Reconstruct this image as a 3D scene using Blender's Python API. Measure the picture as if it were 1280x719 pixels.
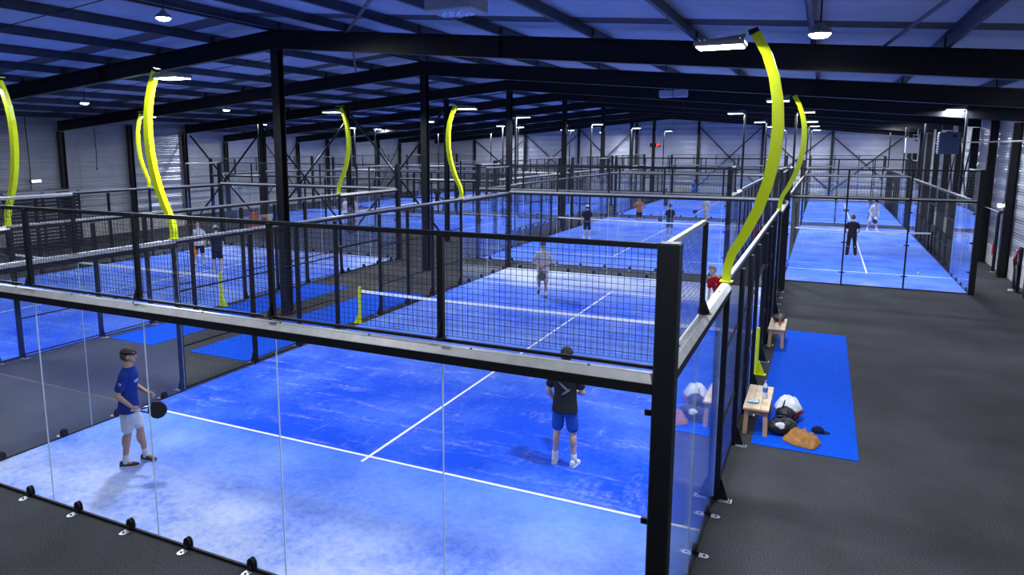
import bpy, math, random
from math import sin, cos, pi, radians
from mathutils import Vector, Matrix
random.seed(7)
S = bpy.context.scene
for o in list(bpy.data.objects): bpy.data.objects.remove(o, do_unlink=True)
COL = S.collection

# ------------------------------------------------------------------ camera
CAM = bpy.data.cameras.new('camera'); camo = bpy.data.objects.new('camera', CAM); COL.objects.link(camo)
CX, CY, CZ = 6.0857, -5.5948, 4.7769
PAN, TILT = -0.44697, -0.15248
F = 887.08
CAM.sensor_width = 36.0; CAM.sensor_fit = 'HORIZONTAL'; CAM.lens = F / 1280 * 36
CAM.shift_x = 37.86 / 1280; CAM.shift_y = -40.2 / 1280
CAM.clip_start = 0.05; CAM.clip_end = 300
camo.location = (CX, CY, CZ)
camo.rotation_euler = (pi / 2 + TILT, 0, -PAN)
S.camera = camo
# ------------------------------------------------------------------ world / view
W_ = bpy.data.worlds.new('world'); S.world = W_; W_.use_nodes = True
bg = W_.node_tree.nodes['Background']; bg.inputs[0].default_value = (0.30, 0.42, 0.75, 1); bg.inputs[1].default_value = 0.16
S.view_settings.view_transform = 'Standard'; S.view_settings.look = 'None'
S.view_settings.gamma = 1.0; S.view_settings.use_curve_mapping = False
S.view_settings.exposure = 0.14
LAMP_W = 330.0          # watts of each court floodlight
LAMP_COL = (0.86, 0.92, 1.0)
try:
    S.cycles.transparent_max_bounces = 48; S.cycles.max_bounces = 10; S.cycles.diffuse_bounces = 5
    S.cycles.sample_clamp_indirect = 6.0
except Exception: pass

# ------------------------------------------------------------------ materials
MATS = {}
def nodes_of(m):
    m.use_nodes = True
    return m.node_tree.nodes, m.node_tree.links
def mat(name, col, rough=.6, metal=0.0, spec=.5, noise=None, bump=None, emit=None):
    """principled; noise=(scale, amount) varies brightness; bump=(scale, strength)"""
    if name in MATS: return MATS[name]
    m = bpy.data.materials.new(name); N, L = nodes_of(m); p = N['Principled BSDF']
    p.inputs['Base Color'].default_value = (*col, 1); p.inputs['Roughness'].default_value = rough
    p.inputs['Metallic'].default_value = metal; p.inputs['Specular IOR Level'].default_value = spec
    tc = None
    if noise or bump:
        tc = N.new('ShaderNodeTexCoord')
    if noise:
        n = N.new('ShaderNodeTexNoise'); n.inputs['Scale'].default_value = noise[0]; n.inputs['Detail'].default_value = 5
        L.new(tc.outputs['Object'], n.inputs['Vector'])
        r = N.new('ShaderNodeMapRange'); r.inputs[1].default_value = .3; r.inputs[2].default_value = .7
        r.inputs[3].default_value = 1 - noise[1]; r.inputs[4].default_value = 1 + noise[1]
        L.new(n.outputs[0], r.inputs[0])
        mx = N.new('ShaderNodeMix'); mx.data_type = 'RGBA'; mx.blend_type = 'MULTIPLY'; mx.inputs[0].default_value = 1
        mx.inputs[6].default_value = (*col, 1); L.new(r.outputs[0], mx.inputs[7]); L.new(mx.outputs[2], p.inputs['Base Color'])
    if bump:
        n2 = N.new('ShaderNodeTexNoise'); n2.inputs['Scale'].default_value = bump[0]; n2.inputs['Detail'].default_value = 3
        L.new(tc.outputs['Object'], n2.inputs['Vector'])
        b = N.new('ShaderNodeBump'); b.inputs['Strength'].default_value = bump[1]; b.inputs['Distance'].default_value = .01
        L.new(n2.outputs[0], b.inputs['Height']); L.new(b.outputs[0], p.inputs['Normal'])
    if emit:
        p.inputs['Emission Color'].default_value = (*emit[0], 1); p.inputs['Emission Strength'].default_value = emit[1]
    MATS[name] = m; return m

def glass_mat():
    m = bpy.data.materials.new('court_glass'); N, L = nodes_of(m); N.clear()
    out = N.new('ShaderNodeOutputMaterial'); mix = N.new('ShaderNodeMixShader')
    tr = N.new('ShaderNodeBsdfTransparent'); tr.inputs[0].default_value = (.975, .985, .995, 1)
    gl = N.new('ShaderNodeBsdfGlossy'); gl.inputs[0].default_value = (1, 1, 1, 1); gl.inputs['Roughness'].default_value = .0
    lw = N.new('ShaderNodeLayerWeight'); lw.inputs[0].default_value = .5
    pw = N.new('ShaderNodeMath'); pw.operation = 'POWER'; pw.inputs[1].default_value = 5.0
    L.new(lw.outputs['Facing'], pw.inputs[0])
    mr = N.new('ShaderNodeMath'); mr.operation = 'MULTIPLY_ADD'; mr.inputs[1].default_value = .96; mr.inputs[2].default_value = .04
    L.new(pw.outputs[0], mr.inputs[0])
    L.new(mr.outputs[0], mix.inputs[0]); L.new(tr.outputs[0], mix.inputs[1]); L.new(gl.outputs[0], mix.inputs[2])
    L.new(mix.outputs[0], out.inputs[0])
    return m
GLASS = glass_mat()

def turf_mat(name, seed, near_sand, far_sand, strip=1.0, lift=0.0):
    m = bpy.data.materials.new(name); N, L = nodes_of(m); p = N['Principled BSDF']
    p.inputs['Roughness'].default_value = .9; p.inputs['Specular IOR Level'].default_value = .15
    tc = N.new('ShaderNodeTexCoord'); sep = N.new('ShaderNodeSeparateXYZ'); L.new(tc.outputs['Object'], sep.inputs[0])
    off = N.new('ShaderNodeMapping'); off.inputs['Location'].default_value = (seed * 13.7, seed * 7.1, 0)
    L.new(tc.outputs['Object'], off.inputs[0])
    def noise(sc, det=6, rough=.6, stretch=None):
        n = N.new('ShaderNodeTexNoise'); n.inputs['Scale'].default_value = sc; n.inputs['Detail'].default_value = det
        n.inputs['Roughness'].default_value = rough
        if stretch:
            mp = N.new('ShaderNodeMapping'); mp.inputs['Scale'].default_value = stretch; L.new(off.outputs[0], mp.inputs[0]); L.new(mp.outputs[0], n.inputs['Vector'])
        else: L.new(off.outputs[0], n.inputs['Vector'])
        return n.outputs[0]
    def mth(op, a, b=None, c=None):
        q = N.new('ShaderNodeMath'); q.operation = op
        for i, v in enumerate((a, b, c)):
            if v is None: continue
            if isinstance(v, (int, float)): q.inputs[i].default_value = v
            else: L.new(v, q.inputs[i])
        return q.outputs[0]
    def ramp(fac, stops, interp='LINEAR'):
        r = N.new('ShaderNodeValToRGB'); r.color_ramp.interpolation = interp
        while len(r.color_ramp.elements) < len(stops): r.color_ramp.elements.new(.5)
        for e, (pp, v) in zip(r.color_ramp.elements, stops): e.position = pp; e.color = (v, v, v, 1)
        L.new(fac, r.inputs[0]); return r.outputs[0]
    def mixc(fac, a, b):
        q = N.new('ShaderNodeMix'); q.data_type = 'RGBA'
        for i, v in ((0, fac), (6, a), (7, b)):
            if isinstance(v, tuple): q.inputs[i].default_value = (*v, 1)
            elif isinstance(v, (int, float)): q.inputs[i].default_value = v
            else: L.new(v, q.inputs[i])
        return q.outputs[2]
    yn = mth('DIVIDE', sep.outputs[1], 20.0)
    # pile brushed with sand: light strip before the service lines, darker strips between; lift paints in far-court haze
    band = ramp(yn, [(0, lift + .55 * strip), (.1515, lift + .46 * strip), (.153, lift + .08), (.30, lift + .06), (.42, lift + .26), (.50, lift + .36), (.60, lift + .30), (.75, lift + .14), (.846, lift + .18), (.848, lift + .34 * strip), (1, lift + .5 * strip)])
    big = noise(.55, 4, .55); fine = noise(9, 8, .75); streak = noise(1.0, 7, .7, (.5, 3.2, 1)); streak2 = noise(1.3, 7, .75, (2.2, .7, 1))
    f1 = mth('MULTIPLY', mth('SUBTRACT', big, .5), .9)
    f2 = mth('MULTIPLY', mth('SUBTRACT', fine, .5), .35)
    dust_haze = mth('ADD', mth('ADD', band, f1), f2)
    dust_haze = mth('MINIMUM', mth('MAXIMUM', dust_haze, 0.0), 1.0)
    blue = mixc(dust_haze, (.001, .066, .66), (.19, .40, 1.0))
    # white sand: swept to the ends
    endz = ramp(yn, [(0, near_sand), (.03, near_sand * .85), (.085, near_sand * .25), (.15, .02), (.16, 0), (.45, .04), (.55, .10), (.80, .05), (.90, far_sand * .6), (1, far_sand)])
    sn = mth('ADD', mth('MULTIPLY', mth('SUBTRACT', big, .5), 3.4), mth('MULTIPLY', mth('SUBTRACT', fine, .5), 2.2))
    sand = mth('MULTIPLY', endz, mth('ADD', 1.0, mth('MULTIPLY', sn, 1.2)))
    s1 = ramp(streak, [(0, 0), (.53, 0), (.68, .6), (1, .85)])
    s2 = ramp(streak2, [(0, 0), (.55, 0), (.70, .55), (1, .75)])
    gate = ramp(yn, [(0, .1), (.15, .1), (.16, .55), (.30, .5), (.40, 1.0), (.62, 1.0), (.9, .7), (1, .4)])
    stv = mth('MULTIPLY', mth('MULTIPLY', mth('MAXIMUM', s1, s2), gate), ramp(fine, [(0, 0), (.38, .1), (.62, 1), (1, 1)]))
    tot = mth('MINIMUM', mth('MAXIMUM', mth('MAXIMUM', sand, stv), 0.0), .82)
    col = mixc(tot, blue, (.68, .72, .82))
    L.new(col, p.inputs['Base Color'])
    b = N.new('ShaderNodeBump'); b.inputs['Strength'].default_value = .25; b.inputs['Distance'].default_value = .01
    L.new(noise(160, 2), b.inputs['Height']); L.new(b.outputs[0], p.inputs['Normal'])
    return m

def carpet_mat():
    m = bpy.data.materials.new('dark_carpet'); N, L = nodes_of(m); p = N['Principled BSDF']
    p.inputs['Roughness'].default_value = .95; p.inputs['Specular IOR Level'].default_value = .1
    tc = N.new('ShaderNodeTexCoord')
    n = N.new('ShaderNodeTexNoise'); n.inputs['Scale'].default_value = 75; n.inputs['Detail'].default_value = 3; L.new(tc.outputs['Object'], n.inputs['Vector'])
    r = N.new('ShaderNodeValToRGB'); e = r.color_ramp.elements
    e[0].position = .33; e[0].color = (.013, .014, .016, 1); e[1].position = .68; e[1].color = (.088, .088, .094, 1)
    L.new(n.outputs[0], r.inputs[0])
    n2 = N.new('ShaderNodeTexNoise'); n2.inputs['Scale'].default_value = .7; n2.inputs['Detail'].default_value = 4; L.new(tc.outputs['Object'], n2.inputs['Vector'])
    mr = N.new('ShaderNodeMapRange'); mr.inputs[1].default_value = .3; mr.inputs[2].default_value = .7; mr.inputs[3].default_value = .78; mr.inputs[4].default_value = 1.2
    L.new(n2.outputs[0], mr.inputs[0])
    mx = N.new('ShaderNodeMix'); mx.data_type = 'RGBA'; mx.blend_type = 'MULTIPLY'; mx.inputs[0].default_value = 1
    L.new(r.outputs[0], mx.inputs[6]); L.new(mr.outputs[0], mx.inputs[7]); L.new(mx.outputs[2], p.inputs['Base Color'])
    b = N.new('ShaderNodeBump'); b.inputs['Strength'].default_value = .18; b.inputs['Distance'].default_value = .01
    L.new(n.outputs[0], b.inputs['Height']); L.new(b.outputs[0], p.inputs['Normal'])
    return m

def wall_mat(name, col):
    m = bpy.data.materials.new(name); N, L = nodes_of(m); p = N['Principled BSDF']
    p.inputs['Roughness'].default_value = .30; p.inputs['Metallic'].default_value = .3
    tc = N.new('ShaderNodeTexCoord')
    w = N.new('ShaderNodeTexWave'); w.wave_type = 'BANDS'; w.bands_direction = 'Z'; w.inputs['Scale'].default_value = 3.2; w.inputs['Distortion'].default_value = 0
    L.new(tc.outputs['Object'], w.inputs['Vector'])
    b = N.new('ShaderNodeBump'); b.inputs['Strength'].default_value = .55; b.inputs['Distance'].default_value = .02
    w2 = N.new('ShaderNodeTexWave'); w2.wave_type = 'BANDS'; w2.bands_direction = 'Z'; w2.inputs['Scale'].default_value = .62; w2.inputs['Distortion'].default_value = .25; w2.inputs['Detail Scale'].default_value = .2
    L.new(tc.outputs['Object'], w2.inputs['Vector'])
    b2 = N.new('ShaderNodeBump'); b2.inputs['Strength'].default_value = .8; b2.inputs['Distance'].default_value = .05
    L.new(w2.outputs['Fac'], b2.inputs['Height']); L.new(b2.outputs[0], b.inputs['Normal'])
    L.new(w.outputs['Fac'], b.inputs['Height']); L.new(b.outputs[0], p.inputs['Normal'])
    n = N.new('ShaderNodeTexNoise'); n.inputs['Scale'].default_value = .6; n.inputs['Detail'].default_value = 4
    L.new(tc.outputs['Object'], n.inputs['Vector'])
    mr = N.new('ShaderNodeMapRange'); mr.inputs[1].default_value = .3; mr.inputs[2].default_value = .7; mr.inputs[3].default_value = .85; mr.inputs[4].default_value = 1.12
    L.new(n.outputs[0], mr.inputs[0])
    mx = N.new('ShaderNodeMix'); mx.data_type = 'RGBA'; mx.blend_type = 'MULTIPLY'; mx.inputs[0].default_value = 1
    mx.inputs[6].default_value = (*col, 1); L.new(mr.outputs[0], mx.inputs[7]); L.new(mx.outputs[2], p.inputs['Base Color'])
    return m

BLACK = mat('black_powder_coat', (.006, .007, .010), .55, spec=.3, noise=(6, .15))
BLACKF = mat('black_steel', (.004, .0045, .007), .36, spec=.4, noise=(3, .2))
WIRE = mat('black_mesh_wire', (.006, .007, .012), .5)
ALU = mat('pale_aluminium_cap', (.46, .455, .45), .35, .25, noise=(8, .12))
STEEL = mat('galvanised_plate', (.55, .56, .58), .4, .6, noise=(12, .15))
EDGE = mat('polished_glass_edge', (.62, .74, .85), .2)
YELLOW = mat('fluorescent_yellow_paint', (.70, .84, .004), .35, noise=(5, .05))
WHITE = mat('white_line_paint', (.85, .87, .90), .8, spec=.2, noise=(20, .08))
TAPE = mat('white_net_tape', (.93, .94, .95), .7)
NETM = mat('black_net_cord', (.008, .008, .012), .8)
FIX = mat('grey_lamp_housing', (.25, .26, .28), .45, .3)
LED = mat('led_diffuser', (1, 1, 1), .4, emit=((.93, .97, 1.0), 14))
CARPET = carpet_mat()
WALLM = wall_mat('ribbed_metal_cladding', (.52, .53, .57))
WALLD = wall_mat('dark_ribbed_metal_cladding', (.36, .38, .44))
PLINTH = mat('pale_concrete_plinth', (.52, .50, .47), .85, noise=(3, .2), bump=(30, .3))
ROOFB = mat('blue_grey_roof_insulation', (.46, .50, .60), .75, noise=(.8, .12), bump=(1.5, .25))
ROOFD = mat('brown_roof_joint_board', (.085, .075, .075), .8, noise=(4, .25))
PURL = mat('galvanised_purlin', (.055, .068, .105), .45, .35, noise=(2, .2))
MATB = mat('blue_side_mat', (.001, .075, .60), .9, spec=.1, noise=(14, .14), bump=(120, .2))

# ------------------------------------------------------------------ mesh builder
class MB:
    def __init__(s): s.v = []; s.f = []; s.m = []
    def add(s, vs, fs, mi=0):
        n = len(s.v); s.v += [tuple(v) for v in vs]; s.f += [tuple(i + n for i in f) for f in fs]; s.m += [mi] * len(fs); return s
    def box(s, x0, y0, z0, x1, y1, z1, mi=0):
        v = [(x0, y0, z0), (x1, y0, z0), (x1, y1, z0), (x0, y1, z0), (x0, y0, z1), (x1, y0, z1), (x1, y1, z1), (x0, y1, z1)]
        return s.add(v, [(0, 3, 2, 1), (4, 5, 6, 7), (0, 1, 5, 4), (1, 2, 6, 5), (2, 3, 7, 6), (3, 0, 4, 7)], mi)
    def cbox(s, c, d, mi=0):
        return s.box(c[0] - d[0] / 2, c[1] - d[1] / 2, c[2] - d[2] / 2, c[0] + d[0] / 2, c[1] + d[1] / 2, c[2] + d[2] / 2, mi)
    def rbox(s, x0, y0, z0, x1, y1, z1, r, mi=0):
        """box with chamfered edges"""
        P = []
        for X, sx in ((x0, 1), (x1, -1)):
            for Y, sy in ((y0, 1), (y1, -1)):
                for Z, sz in ((z0, 1), (z1, -1)):
                    P += [(X, Y + sy * r, Z + sz * r), (X + sx * r, Y, Z + sz * r), (X + sx * r, Y + sy * r, Z)]
        n = len(s.v); s.v += P
        k = lambda a, b, c, i: n + ((a * 2 + b) * 2 + c) * 3 + i
        F_ = []
        for a in (0, 1): F_.append([k(a, 0, 0, 0), k(a, 1, 0, 0), k(a, 1, 1, 0), k(a, 0, 1, 0)])
        for b in (0, 1): F_.append([k(0, b, 0, 1), k(1, b, 0, 1), k(1, b, 1, 1), k(0, b, 1, 1)])
        for c in (0, 1): F_.append([k(0, 0, c, 2), k(1, 0, c, 2), k(1, 1, c, 2), k(0, 1, c, 2)])
        for a in (0, 1):
            for b in (0, 1): F_.append([k(a, b, 0, 0), k(a, b, 1, 0), k(a, b, 1, 1), k(a, b, 0, 1)])
            for c in (0, 1): F_.append([k(a, 0, c, 0), k(a, 1, c, 0), k(a, 1, c, 2), k(a, 0, c, 2)])
        for b in (0, 1):
            for c in (0, 1): F_.append([k(0, b, c, 1), k(1, b, c, 1), k(1, b, c, 2), k(0, b, c, 2)])
        for a in (0, 1):
            for b in (0, 1):
                for c in (0, 1): F_.append([k(a, b, c, 0), k(a, b, c, 1), k(a, b, c, 2)])
        s.f += [tuple(f) for f in F_]; s.m += [mi] * len(F_); return s
    def prism(s, prof, axis, a0, a1, mi=0):
        """prof: 2-D closed outline in the two other axes (cyclic order), extruded from a0 to a1"""
        n = len(prof)
        def P(p, a):
            return {'x': (a, p[0], p[1]), 'y': (p[0], a, p[1]), 'z': (p[0], p[1], a)}[axis]
        v = [P(p, a0) for p in prof] + [P(p, a1) for p in prof]
        f = [tuple(range(n)), tuple(range(2 * n - 1, n - 1, -1))] + [(i, n + i, n + (i + 1) % n, (i + 1) % n) for i in range(n)]
        return s.add(v, f, mi)
    def tube(s, path, r, n=8, mi=0, sq=(1, 1), cap=True):
        path = [Vector(p) for p in path]; rs = r if isinstance(r, (list, tuple)) else [r] * len(path)
        base = len(s.v); up = None
        for i, p in enumerate(path):
            a = path[max(i - 1, 0)]; b = path[min(i + 1, len(path) - 1)]
            d = (b - a).normalized()
            if up is None:
                up = Vector((0, 0, 1)) if abs(d.z) < .9 else Vector((0, 1, 0))
            u = (up - d * up.dot(d)).normalized(); w = d.cross(u); up = u
            for k in range(n):
                t = 2 * pi * (k + .5) / n
                s.v.append(tuple(p + (u * cos(t) * sq[0] + w * sin(t) * sq[1]) * rs[i]))
        for i in range(len(path) - 1):
            for k in range(n):
                a = base + i * n + k; b = base + i * n + (k + 1) % n
                s.f.append((a, b, b + n, a + n)); s.m.append(mi)
        if cap:
            s.f.append(tuple(base + k for k in range(n))[::-1]); s.m.append(mi)
            e = base + (len(path) - 1) * n
            s.f.append(tuple(e + k for k in range(n))); s.m.append(mi)
        return s
    def ball(s, c, r, nu=12, nv=8, mi=0, M=None):
        c = Vector(c); r = (r, r, r) if isinstance(r, (int, float)) else r
        base = len(s.v)
        def T(x, y, z):
            q = Vector((x * r[0], y * r[1], z * r[2]))
            if M is not None: q = M @ q
            s.v.append(tuple(c + q))
        T(0, 0, 1)
        for j in range(1, nv):
            t = pi * j / nv
            for i in range(nu): T(sin(t) * cos(2 * pi * i / nu), sin(t) * sin(2 * pi * i / nu), cos(t))
        T(0, 0, -1)
        last = len(s.v) - 1
        for i in range(nu):
            s.f.append((base, base + 1 + i, base + 1 + (i + 1) % nu)); s.m.append(mi)
            for j in range(nv - 2):
                a = base + 1 + j * nu
                s.f.append((a + i, a + nu + i, a + nu + (i + 1) % nu, a + (i + 1) % nu)); s.m.append(mi)
            a = base + 1 + (nv - 2) * nu
            s.f.append((a + i, last, a + (i + 1) % nu)); s.m.append(mi)
        return s
    def lathe(s, prof, n=14, mi=0, c=(0, 0, 0)):
        base = len(s.v)
        for r, z in prof:
            for k in range(n): s.v.append((c[0] + r * cos(2 * pi * k / n), c[1] + r * sin(2 * pi * k / n), c[2] + z))
        for i in range(len(prof) - 1):
            for k in range(n):
                a = base + i * n + k; b = base + i * n + (k + 1) % n
                s.f.append((a, b, b + n, a + n)); s.m.append(mi)
        s.f.append(tuple(base + k for k in range(n))[::-1]); s.m.append(mi)
        e = base + (len(prof) - 1) * n
        s.f.append(tuple(e + k for k in range(n))); s.m.append(mi)
        return s
    def loft(s, rings, mi=0):
        n = len(rings[0]); base = len(s.v)
        for r in rings: s.v += [tuple(p) for p in r]
        for i in range(len(rings) - 1):
            for k in range(n):
                a = base + i * n + k; b = base + i * n + (k + 1) % n
                s.f.append((a, b, b + n, a + n)); s.m.append(mi)
        s.f.append(tuple(base + k for k in range(n))[::-1]); s.m.append(mi)
        e = base + (len(rings) - 1) * n
        s.f.append(tuple(e + k for k in range(n))); s.m.append(mi)
        return s
    def mesh(s, name, mats, smooth=False):
        me = bpy.data.meshes.new(name); me.from_pydata(s.v, [], s.f)
        for m in (mats if isinstance(mats, (list, tuple)) else [mats]): me.materials.append(m)
        me.polygons.foreach_set('material_index', s.m)
        if smooth: me.polygons.foreach_set('use_smooth', [True] * len(s.f))
        import bmesh
        bm = bmesh.new(); bm.from_mesh(me); bmesh.ops.recalc_face_normals(bm, faces=bm.faces); bm.to_mesh(me); bm.free()
        me.update(); return me
    def build(s, name, mats, parent=None, loc=(0, 0, 0), rz=0, smooth=False):
        return obj(name, s.mesh(name, mats, smooth), parent, loc, rz)

def obj(name, me, parent=None, loc=(0, 0, 0), rz=0, rot=None):
    o = bpy.data.objects.new(name, me); COL.objects.link(o)
    o.location = loc; o.rotation_euler = rot if rot else (0, 0, rz)
    if parent: o.parent = parent
    return o
def tag(o, label=None, cat=None, group=None, kind=None):
    if label: o['label'] = label
    if cat: o['category'] = cat
    if group: o['group'] = group
    if kind: o['kind'] = kind
    return o
def thing(name, label, cat, loc=(0, 0, 0), rz=0, group=None):
    o = bpy.data.objects.new(name, None); COL.objects.link(o); o.empty_display_size = .2
    o.location = loc; o.rotation_euler = (0, 0, rz)
    return tag(o, label, cat, group)
def structure(name, label):
    o = bpy.data.objects.new(name, None); COL.objects.link(o)
    return tag(o, label, None, None, 'structure')

# ------------------------------------------------------------------ hall shell
XR, XL, XA, YB, YS, YF = 12.45, -29.0, -34.0, 66.0, 26.0, -9.0
RX = -7.6
zr = lambda x: 8.12 - .088 * abs(x - RX)      # underside of the roof deck
fl = MB().box(XA - .3, YF, -.2, XR + .3, YB + .3, 0).build('floor', CARPET); tag(fl, 'dark grey speckled carpet floor of the hall', None, None, 'structure')

def wall_run(name, label, axis, const, a0, a1, step, sign, m, plinth=.85, top=None):
    """horizontal sandwich panels, each a child of the wall; sign: direction of the inside"""
    w = structure(name, label)
    pitch = 1.02
    a = a0
    while a < a1 - .01:
        b = min(a + step, a1)
        t0, t1 = (top(a), top(b)) if top else (zr(const), zr(const))
        z = plinth
        while z < max(t0, t1) - .02:
            z0, z1 = z + .006, z + pitch - .006
            za, zb = min(z1, t0), min(z1, t1)
            if za > z0 or zb > z0:
                za, zb = max(za, z0 + .002), max(zb, z0 + .002)
                pts = [(a + .006, z0), (b - .006, z0), (b - .006, zb), (a + .006, za)]
                q = MB()
                if axis == 'x': q.prism(pts, 'x', const, const - sign * .12)
                else: q.prism(pts, 'y', const, const - sign * .12)
                q.build('wall_panel', m, w)
            z += pitch
        q = MB()
        c0, c1 = (const + sign * .05, const - sign * .12)
        if axis == 'x': q.box(min(c0, c1), a, 0, max(c0, c1), b, plinth)
        else: q.box(a, min(c0, c1), 0, b, max(c0, c1), plinth)
        q.build('plinth', PLINTH, w)
        a = b
    return w
wall_run('wall_right', 'ribbed grey metal cladding wall beside the single court', 'x', XR, YF, YB, 8, -1, WALLM, .8)
wall_run('wall_left', 'dark grey ribbed metal wall beyond the left court', 'x', XL, YF, YS, 7, 1, WALLD, .9)
wall_run('wall_annex', 'ribbed grey metal wall of the wider rear hall', 'x', XA, YS, YB, 8, 1, WALLM, .9)
wall_run('wall_return', 'short ribbed metal wall where the hall widens', 'y', YS, XA, XL, 5, 1, WALLM, .9, zr)
XS = [XA] + [-29.1 + 5.9 * i for i in range(8)]
bw = None
def back_wall():
    w = structure('wall_back', 'pale ribbed metal gable wall at the far end of the hall')
    xs = [XA, -29.0, -23.0, -17.0, -11.0, RX, -5.0, .8, 6.6, XR]
    for a, b in zip(xs[:-1], xs[1:]):
        z = .75
        while z < max(zr(a), zr(b)) - .02:
            z0, z1 = z + .006, z + 1.014
            za, zb = min(z1, zr(a)), min(z1, zr(b))
            if za > z0 or zb > z0:
                za, zb = max(za, z0 + .002), max(zb, z0 + .002)
                MB().prism([(a + .006, z0), (b - .006, z0), (b - .006, zb), (a + .006, za)], 'y', YB, YB + .12).build('wall_panel', WALLM, w)
            z += 1.02
        MB().box(a, YB - .05, 0, b, YB + .12, .75).build('plinth', PLINTH, w)
back_wall()

# ------------------------------------------------------------------ roof
ceil = structure('ceiling', 'low-pitched roof of blue-grey panels on dark steel rafters and purlins')
RAFT = [2, 10, 18, 26, 34, 42, 50, 58, 65.7]
def sloped(mb, x0, x1, y0, y1, zo0, zo1, mi=0):
    """bar along x following the roof slope, between z offsets"""
    v = []
    for x in (x0, x1):
        z = zr(x); v += [(x, y0, z + zo0), (x, y1, z + zo0), (x, y1, z + zo1), (x, y0, z + zo1)]
    mb.add(v, [(0, 1, 2, 3), (7, 6, 5, 4), (0, 4, 5, 1), (1, 5, 6, 2), (2, 6, 7, 3), (3, 7, 4, 0)], mi)
def rafter(y, x0, x1):
    m = MB()
    for zo0, zo1, hw in ((-.72, -.70, .1), (-.70, -.24, .008), (-.24, -.22, .1)): sloped(m, x0, x1, y - hw, y + hw, zo0, zo1)
    # stiffener plates on the web
    n = 3
    for k in range(1, n):
        x = x0 + (x1 - x0) * k / n; z = zr(x)
        m.box(x - .008, y - .09, z - .70, x + .008, y + .09, z - .24)
    m.build('rafter', BLACKF, ceil)
for y in RAFT:
    rafter(y, RX, XR - .02); rafter(y, XA if y >= 26 else XL, RX)
PX = [RX + .12 + 2.2 * k for k in range(0, 10)] + [RX - .12 - 2.2 * k for k in range(0, 13)]
PX = [x for x in PX if XA + .1 < x < XR - .1]
ybays = [YF] + RAFT
pm = {}
for x in sorted(PX):
    z = zr(x); sg = 1 if x > RX else -1
    for ya, yb in zip(ybays[:-1], ybays[1:]):
        if x < XL and yb <= 26: continue
        if ya == YF: ya = 0.0 - 7
        key = (round(yb - ya, 2), sg)
        if key not in pm:
            L_ = yb - ya - .02; m = MB()
            m.box(-.004, 0, -.22, .004, L_, 0)
            m.box(0 if sg > 0 else -.07, 0, -.22, .07 if sg > 0 else 0, L_, -.213)
            m.box(-.07 if sg > 0 else 0, 0, -.007, 0 if sg > 0 else .07, L_, 0)
            m.box(.064 * sg - .003, 0, -.22, .064 * sg + .003, L_, -.195)
            pm[key] = m.mesh('purlin', PURL)
        obj('purlin', pm[key], ceil, (x, ya + .01, z - .002))
    # cleat on each rafter
    for y in RAFT[1:-1]:
        if x < XL and y < 26: continue
        if y <= 34: MB().box(x - .03, y - .06, z - .225, x + .03, y + .06, z - .03).build('cleat', BLACKF, ceil)
px = sorted(PX); edges = [px[0] - 1.1] + px + [XR]
edges[0] = XA
for a, b in zip(edges[:-1], edges[1:]):
    for ya, yb in zip(ybays[:-1], ybays[1:]):
        if b <= XL and yb <= 26: continue
        for c, d, mm, nm in ((ya, yb - 1.5, ROOFB, 'roof_panel'), (yb - 1.5, yb - .75, ROOFD, 'joint_board'), (yb - .75, yb, ROOFB, 'roof_panel')):
            m = MB(); sa = .004
            lift = .015 if nm == 'joint_board' else .0
            sloped(m, a + sa, b - sa, c + sa, d - sa, .002 - lift * 0, .06)
            m.build(nm, mm, ceil)
# diagonal wind-brace straps under the purlins and thin conduits
def strap(p, q, w=.05):
    m = MB(); m.tube([p, q], w, 4, sq=(.25, 1)); return m
for p, q in (((-.4, 4.2), (-5.2, 9.9)), ((-5.2, 10.1), (-10.6, 17.9)), ((7.4, 4.0), (6.9, 9.9)), ((-19, 12), (-14, 17.9))):
    strap((p[0], p[1], zr(p[0]) - .26), (q[0], q[1], zr(q[0]) - .26)).build('brace_strap', PURL, ceil)
for y in (5.4, 13.6):
    for a, b in ((RX, XR), (XL, RX)):
        m = MB(); m.tube([(a, y, zr(a) - .12), (b, y, zr(b) - .12)], .012, 6); m.build('tie_rod', BLACKF, ceil)

# ------------------------------------------------------------------ columns and braces
def h_section(h, w, d, t=.014):
    m = MB()
    m.box(-w / 2, -d / 2, 0, w / 2, -d / 2 + t, h); m.box(-w / 2, d / 2 - t, 0, w / 2, d / 2, h); m.box(-t / 2, -d / 2 + t, 0, t / 2, d / 2 - t, h)
    return m
def column(x, y, label, group, w=.24, d=.24, top=-.73, rz=0, size=None):
    h = zr(x) + top
    c = thing('steel_column', label, 'column', (x, y, 0), rz, group)
    h_section(h - .02, w, d).build('shaft', BLACKF, c, (0, 0, .02))
    b = MB(); b.box(-w / 2 - .05, -d / 2 - .05, 0, w / 2 + .05, d / 2 + .05, .02).build('base_plate', BLACKF, c)
    return c
for y in (10, 18, 26, 34, 42, 50, 58):
    column(RX, y, 'black steel column standing in the row under the roof ridge', 'columns under the roof ridge')
for x in (-28.85, -23, -17, -11):
    column(x, 26.0 if x > -28 else 25.8, 'black steel column with cross braces where the hall widens', 'braced columns across the hall', .2, .2)
for y in (6, 10, 14, 18, 22):
    column(XL + .17, y, 'dark steel column against the dark left wall', 'columns along the left wall', .2, .26, -.75 if y % 8 == 2 else -.3, 0)
for y in (30, 34, 38, 42, 46, 50, 54, 58, 62):
    column(XA + .17, y, 'dark steel column against the wall of the wider rear hall', 'columns along the rear hall wall', .2, .26, -.75 if y % 8 == 2 else -.3)
for y in (18, 22, 26, 30, 34, 38, 42, 46, 50, 54, 58, 62):
    column(XR - .2, y, 'dark steel column against the wall beside the single courts', 'columns along the right wall', .26, .3, -.75 if y % 8 == 2 else -.3, pi / 2)
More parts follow.
